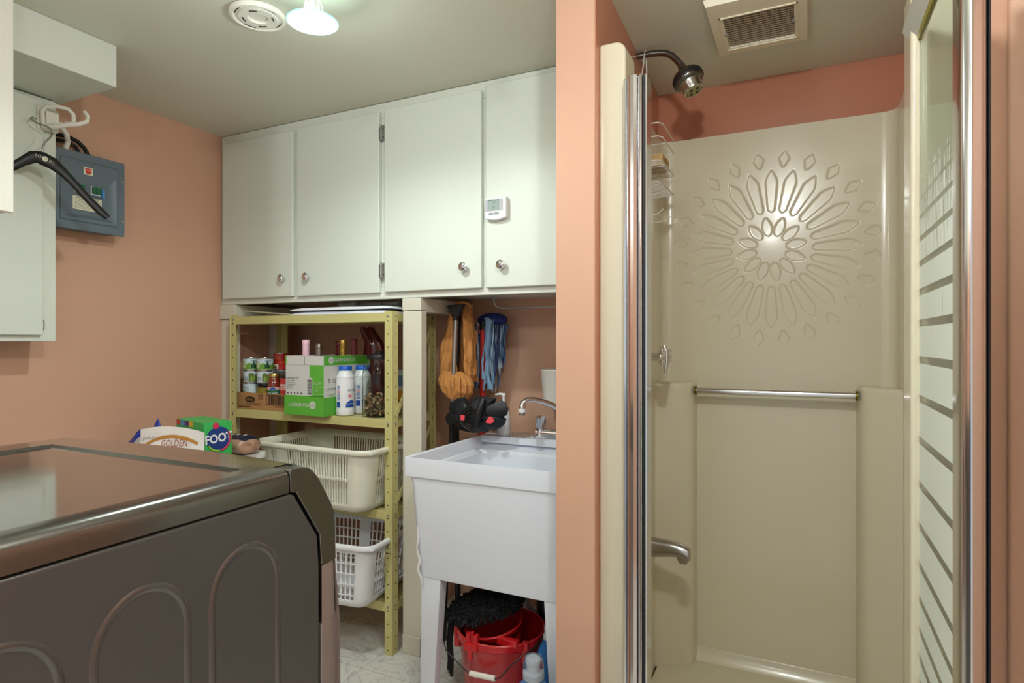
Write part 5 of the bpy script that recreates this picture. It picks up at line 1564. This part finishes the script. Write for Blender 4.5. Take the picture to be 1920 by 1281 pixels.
# ================================================================ UNDER THE SINK
BXc, BYc = -.93, 1.832
bk_ = thing('mop_bucket', 'red plastic mop bucket with a wire handle under the sink', 'bucket', (BXc, BYc, 0))
M_bred = mat('bucket_red', (190, 26, 32), .28, coat=.3)
TB = Matrix.Translation((BXc, BYc, 0))
q = MB().lathe([(0, .004), (.108, .002), (.113, .008), (.143, .258), (.146, .262), (.150, .266), (.151, .286), (.148, .290), (.143, .287), (.139, .262), (.109, .012), (0, .010)], M_bred, TB, 56)
for a in (-150, -30):
    a = radians(a)
    q.box(BXc + .145 * cos(a) - .010, BYc + .145 * sin(a) - .012, .225, BXc + .145 * cos(a) + .010, BYc + .145 * sin(a) + .006, .29, M_bred)
q.build('bucket_body', bk_)
q = MB()
Tw = Matrix.Translation((BXc + .022, BYc + .022, 0)) @ Matrix.Rotation(radians(-7), 4, 'Y') @ Matrix.Rotation(radians(9), 4, 'X')
q.lathe([(.050, .185), (.075, .200), (.088, .285), (.092, .312), (.098, .316), (.100, .312), (.096, .305), (.090, .283)], M_bred, Tw, 44)
q.build('wringer_basket', bk_, solid=.002)
q = MB()
q.box(BXc - .052, BYc - .150, .268, BXc - .038, BYc - .132, .312, M_bred).box(BXc - .024, BYc - .152, .268, BXc - .010, BYc - .134, .312, M_bred)
q.box(BXc - .036, BYc - .146, .27, BXc - .028, BYc - .134, .318, M_bred)
q.box(BXc - .055, BYc - .158, .262, BXc - .008, BYc - .146, .284, M_bred)
q.box(BXc - .040, BYc - .158, .232, BXc - .026, BYc - .148, .264, M_bred)
q.build('wringer_clip', bk_, bevel=.0015)
MB().box(BXc + .040, BYc - .112, .280, BXc + .110, BYc - .090, .302, M_bred).build('wringer_tab', bk_, bevel=.0015)
hw = [(-1.082, 1.815, .272), (-1.094, 1.765, .262), (-1.085, 1.715, .247), (-1.060, 1.690, .236), (-1.020, 1.682, .217), (-.984, 1.680, .196), (-.966, 1.679, .190), (-.872, 1.679, .195), (-.855, 1.680, .203), (-.822, 1.690, .245), (-.795, 1.715, .268), (-.778, 1.765, .275), (-.780, 1.815, .278)]
q = MB().tube(hw, .0022, mat('dark_wire', (70, 68, 68), .4, metal=.8), 10); q.build('wire_handle', bk_)
q = MB().tube([(-.964, 1.679, .1902), (-.874, 1.679, .1948)], .0085, M_wplastic, 16); q.build('grip', bk_)
# black chenille mop pad lying on the bucket
cm = thing('chenille_mop', 'black chenille mop head lying on top of the red bucket', 'mop', (-.98, 1.84, .31))
random.seed(9)
Mm = Matrix.Translation((-.985, 1.815, .352)) @ Matrix.Rotation(radians(-16), 4, 'Y') @ Matrix.Rotation(radians(6), 4, 'X') @ Matrix.Rotation(radians(8), 4, 'Z')
M_chen = mat('black_chenille', (19, 19, 22), .85, bump=.6, bscale=300)
q = MB(Mm); q.ball((0, 0, 0), 1.0, M_chen, 12, (.130, .088, .034)); q.build('pad', cm)
q = MB(Mm)
for i in range(760):
    u = random.uniform(-1, 1); a = random.random() * 2 * pi; s_ = sqrt(1 - u * u)
    d = Vector((s_ * cos(a), s_ * sin(a), u))
    if d.z < -.55: continue
    p = Vector((d.x * .128, d.y * .086, d.z * .032))
    nrm = Vector((d.x / .128, d.y / .086, d.z / .032)).normalized()
    nrm = (nrm + Vector((random.uniform(-.5, .5), random.uniform(-.5, .5), random.uniform(-.4, .2)))).normalized()
    L = random.uniform(.014, .024)
    q.tube([p, p + nrm * L * .6, p + nrm * L + Vector((0, 0, -.003))], [.0036, .0042, .0026], M_chen, 6)
q.build('chenille_fringe', cm)['kind'] = 'stuff'
q = MB(); random.seed(2)
for k in range(3):
    q.tube([(-1.095 + .006 * k, 1.77, .30), (-1.100 + .006 * k, 1.765, .22), (-1.094 + .007 * k, 1.762, .17), (-1.098 + .006 * k, 1.765, .13 - .01 * k)], [.005, .006, .005, .006], M_chen, 8)
q.build('hanging_strands', cm)

# detergent bottles
def deterg(label, x, y, hx, hy, hb, zt, capd, clear, m):
    T = thing('detergent_bottle', label, 'bottle', (x, y, 0), 'blue detergent bottles under the sink')
    q = MB(); n_ = 28; vs = []
    lv = [(.88, 0), (1, .008), (1, hb * .62), (.97, hb * .80), (.80, hb * .92), (.45, hb), (.40, hb + .008)]
    for f, z in lv:
        for k in range(n_):
            a = 2 * pi * k / n_
            ex = lambda c: math.copysign(abs(c) ** .72, c)
            vs.append((x + hx * f * ex(cos(a)), y + hy * f * ex(sin(a)) if f > .6 else y + hx * f * sin(a), z + .0005))
    fs = [(i * n_ + k, i * n_ + (k + 1) % n_, (i + 1) * n_ + (k + 1) % n_, (i + 1) * n_ + k) for i in range(len(lv) - 1) for k in range(n_)] + [tuple(range(n_ - 1, -1, -1)), tuple((len(lv) - 1) * n_ + k for k in range(n_))]
    q.add(vs, fs, m); q.build('bottle_body', T)
    r = capd / 2; TT = Matrix.Translation((x, y, 0))
    q = MB().lathe([(r * .80, hb + .004), (r * .86, hb + .006), (r * .86, hb + .022), (r * .55, hb + .028), (r * .5, hb + .045), (r * .62, hb + .050), (r * .60, zt - .014), (0, zt - .012)], M_plastic, TT, 26)
    q.build('pour_spout' if clear else 'cap', T)
    if clear:
        q = MB().lathe([(r * .98, hb + .004), (r, hb + .02), (r * .92, zt - .022), (r * .75, zt - .006), (r * .4, zt), (0, zt + .001)], mat('clear_cap', (214, 226, 236), .08, trans=.9, ior=1.15), TT, 32)
        q.build('measuring_cap', T)
M_dblue = mat('detergent_blue', (74, 150, 214), .3, trans=.1)
deterg('light blue detergent bottle with a clear measuring cap in front of the sink', -.715, 1.615, .058, .036, .262, .336, .064, True, M_dblue)
deterg('darker blue detergent bottle with a plain white cap behind the sink leg', -.748, 1.800, .034, .034, .285, .325, .030, False, mat('detergent_mid_blue', (50, 120, 190), .3))
bt = thing('spray_canister', 'tall black canister standing behind the red bucket', 'canister', (-.868, 2.015, 0))
MB().lathe([(0, .001), (.027, 0), (.029, .004), (.029, .318), (.0265, .322), (.0265, .326), (.029, .328), (.029, .372), (.026, .378), (0, .379)], M_black, Matrix.Translation((-.850, 2.018, 0)), 28).build('canister_body', bt)

# ================================================================ SHOWER CADDY AND SOAP
cy = thing('shower_caddy', 'white wire shower caddy hanging from the shower arm', 'caddy', (-.47, 2.04, 1.7))
M_cw_ = mat('caddy_white_wire', (214, 212, 204), .35)
def ringp(z, x0=-.497, x1=-.413, ya=1.935, yb=2.150): return [(x0, ya, z), (x1 - .012, ya, z), (x1, ya + .016, z), (x1, yb - .016, z), (x1 - .004, yb, z), (x0, yb, z)]
q = MB()
for z in (1.948, 1.905, 1.828, 1.760):
    q.tube(ringp(z), .0021, M_cw_, 8, closed=True)
for z in (1.905, 1.828):
    pass
for (xx_, yy_) in ((-.497, 1.935), (-.497, 2.150)):
    q.tube([(xx_, yy_, 1.650), (xx_, yy_, 1.95)], .0021, M_cw_, 8)
q.tube([(-.497, 1.935, 1.95), (-.490, 1.985, 2.10), (-.484, 2.012, 2.215), (-.484, 2.022, 2.2265), (-.484, 2.032, 2.215), (-.490, 2.075, 2.10), (-.497, 2.150, 1.95)], .0023, M_cw_, 8)
q.build('caddy_frame', cy)
for z in (1.828, 1.760):
    q = MB()
    for k in range(1, 12):
        y = 1.935 + .215 * k / 12
        q.tube([(-.497, y, z), (-.415, y, z)], .0016, M_cw_, 6)
    q.build('wire_tray', cy)
for y in (1.965, 2.09):
    q = MB().tube([(-.497, y, 1.665), (-.46, y, 1.660), (-.43, y, 1.663), (-.412, y, 1.677)], .002, M_cw_, 8); q.build('wire_hook', cy)
sp_ = thing('soap_box', 'small tan cardboard soap box on the caddy shelf', 'box', (-.455, 2.06, 1.83))
q = MB().box(-.494, 2.000, 1.8305, -.422, 2.105, 1.868, mat('tan_paper', (200, 168, 112), .6)); q.build('box_body', sp_, bevel=.001)
q = MB()
for k in range(7):
    q.box(-.4218, 2.008, 1.836 + k * .0042, -.4214, 2.008 + (.085 if k % 2 else .07), 1.8368 + k * .0042, mat('soap_print', (140, 104, 62), .6))
for k in range(7):
    q.box(-.488, 1.9994, 1.836 + k * .0042, -.430 - (.01 if k % 2 else 0), 1.9998, 1.8368 + k * .0042, mat('soap_print', (140, 104, 62), .6))
q.build('printed_lines', sp_, smooth=False)
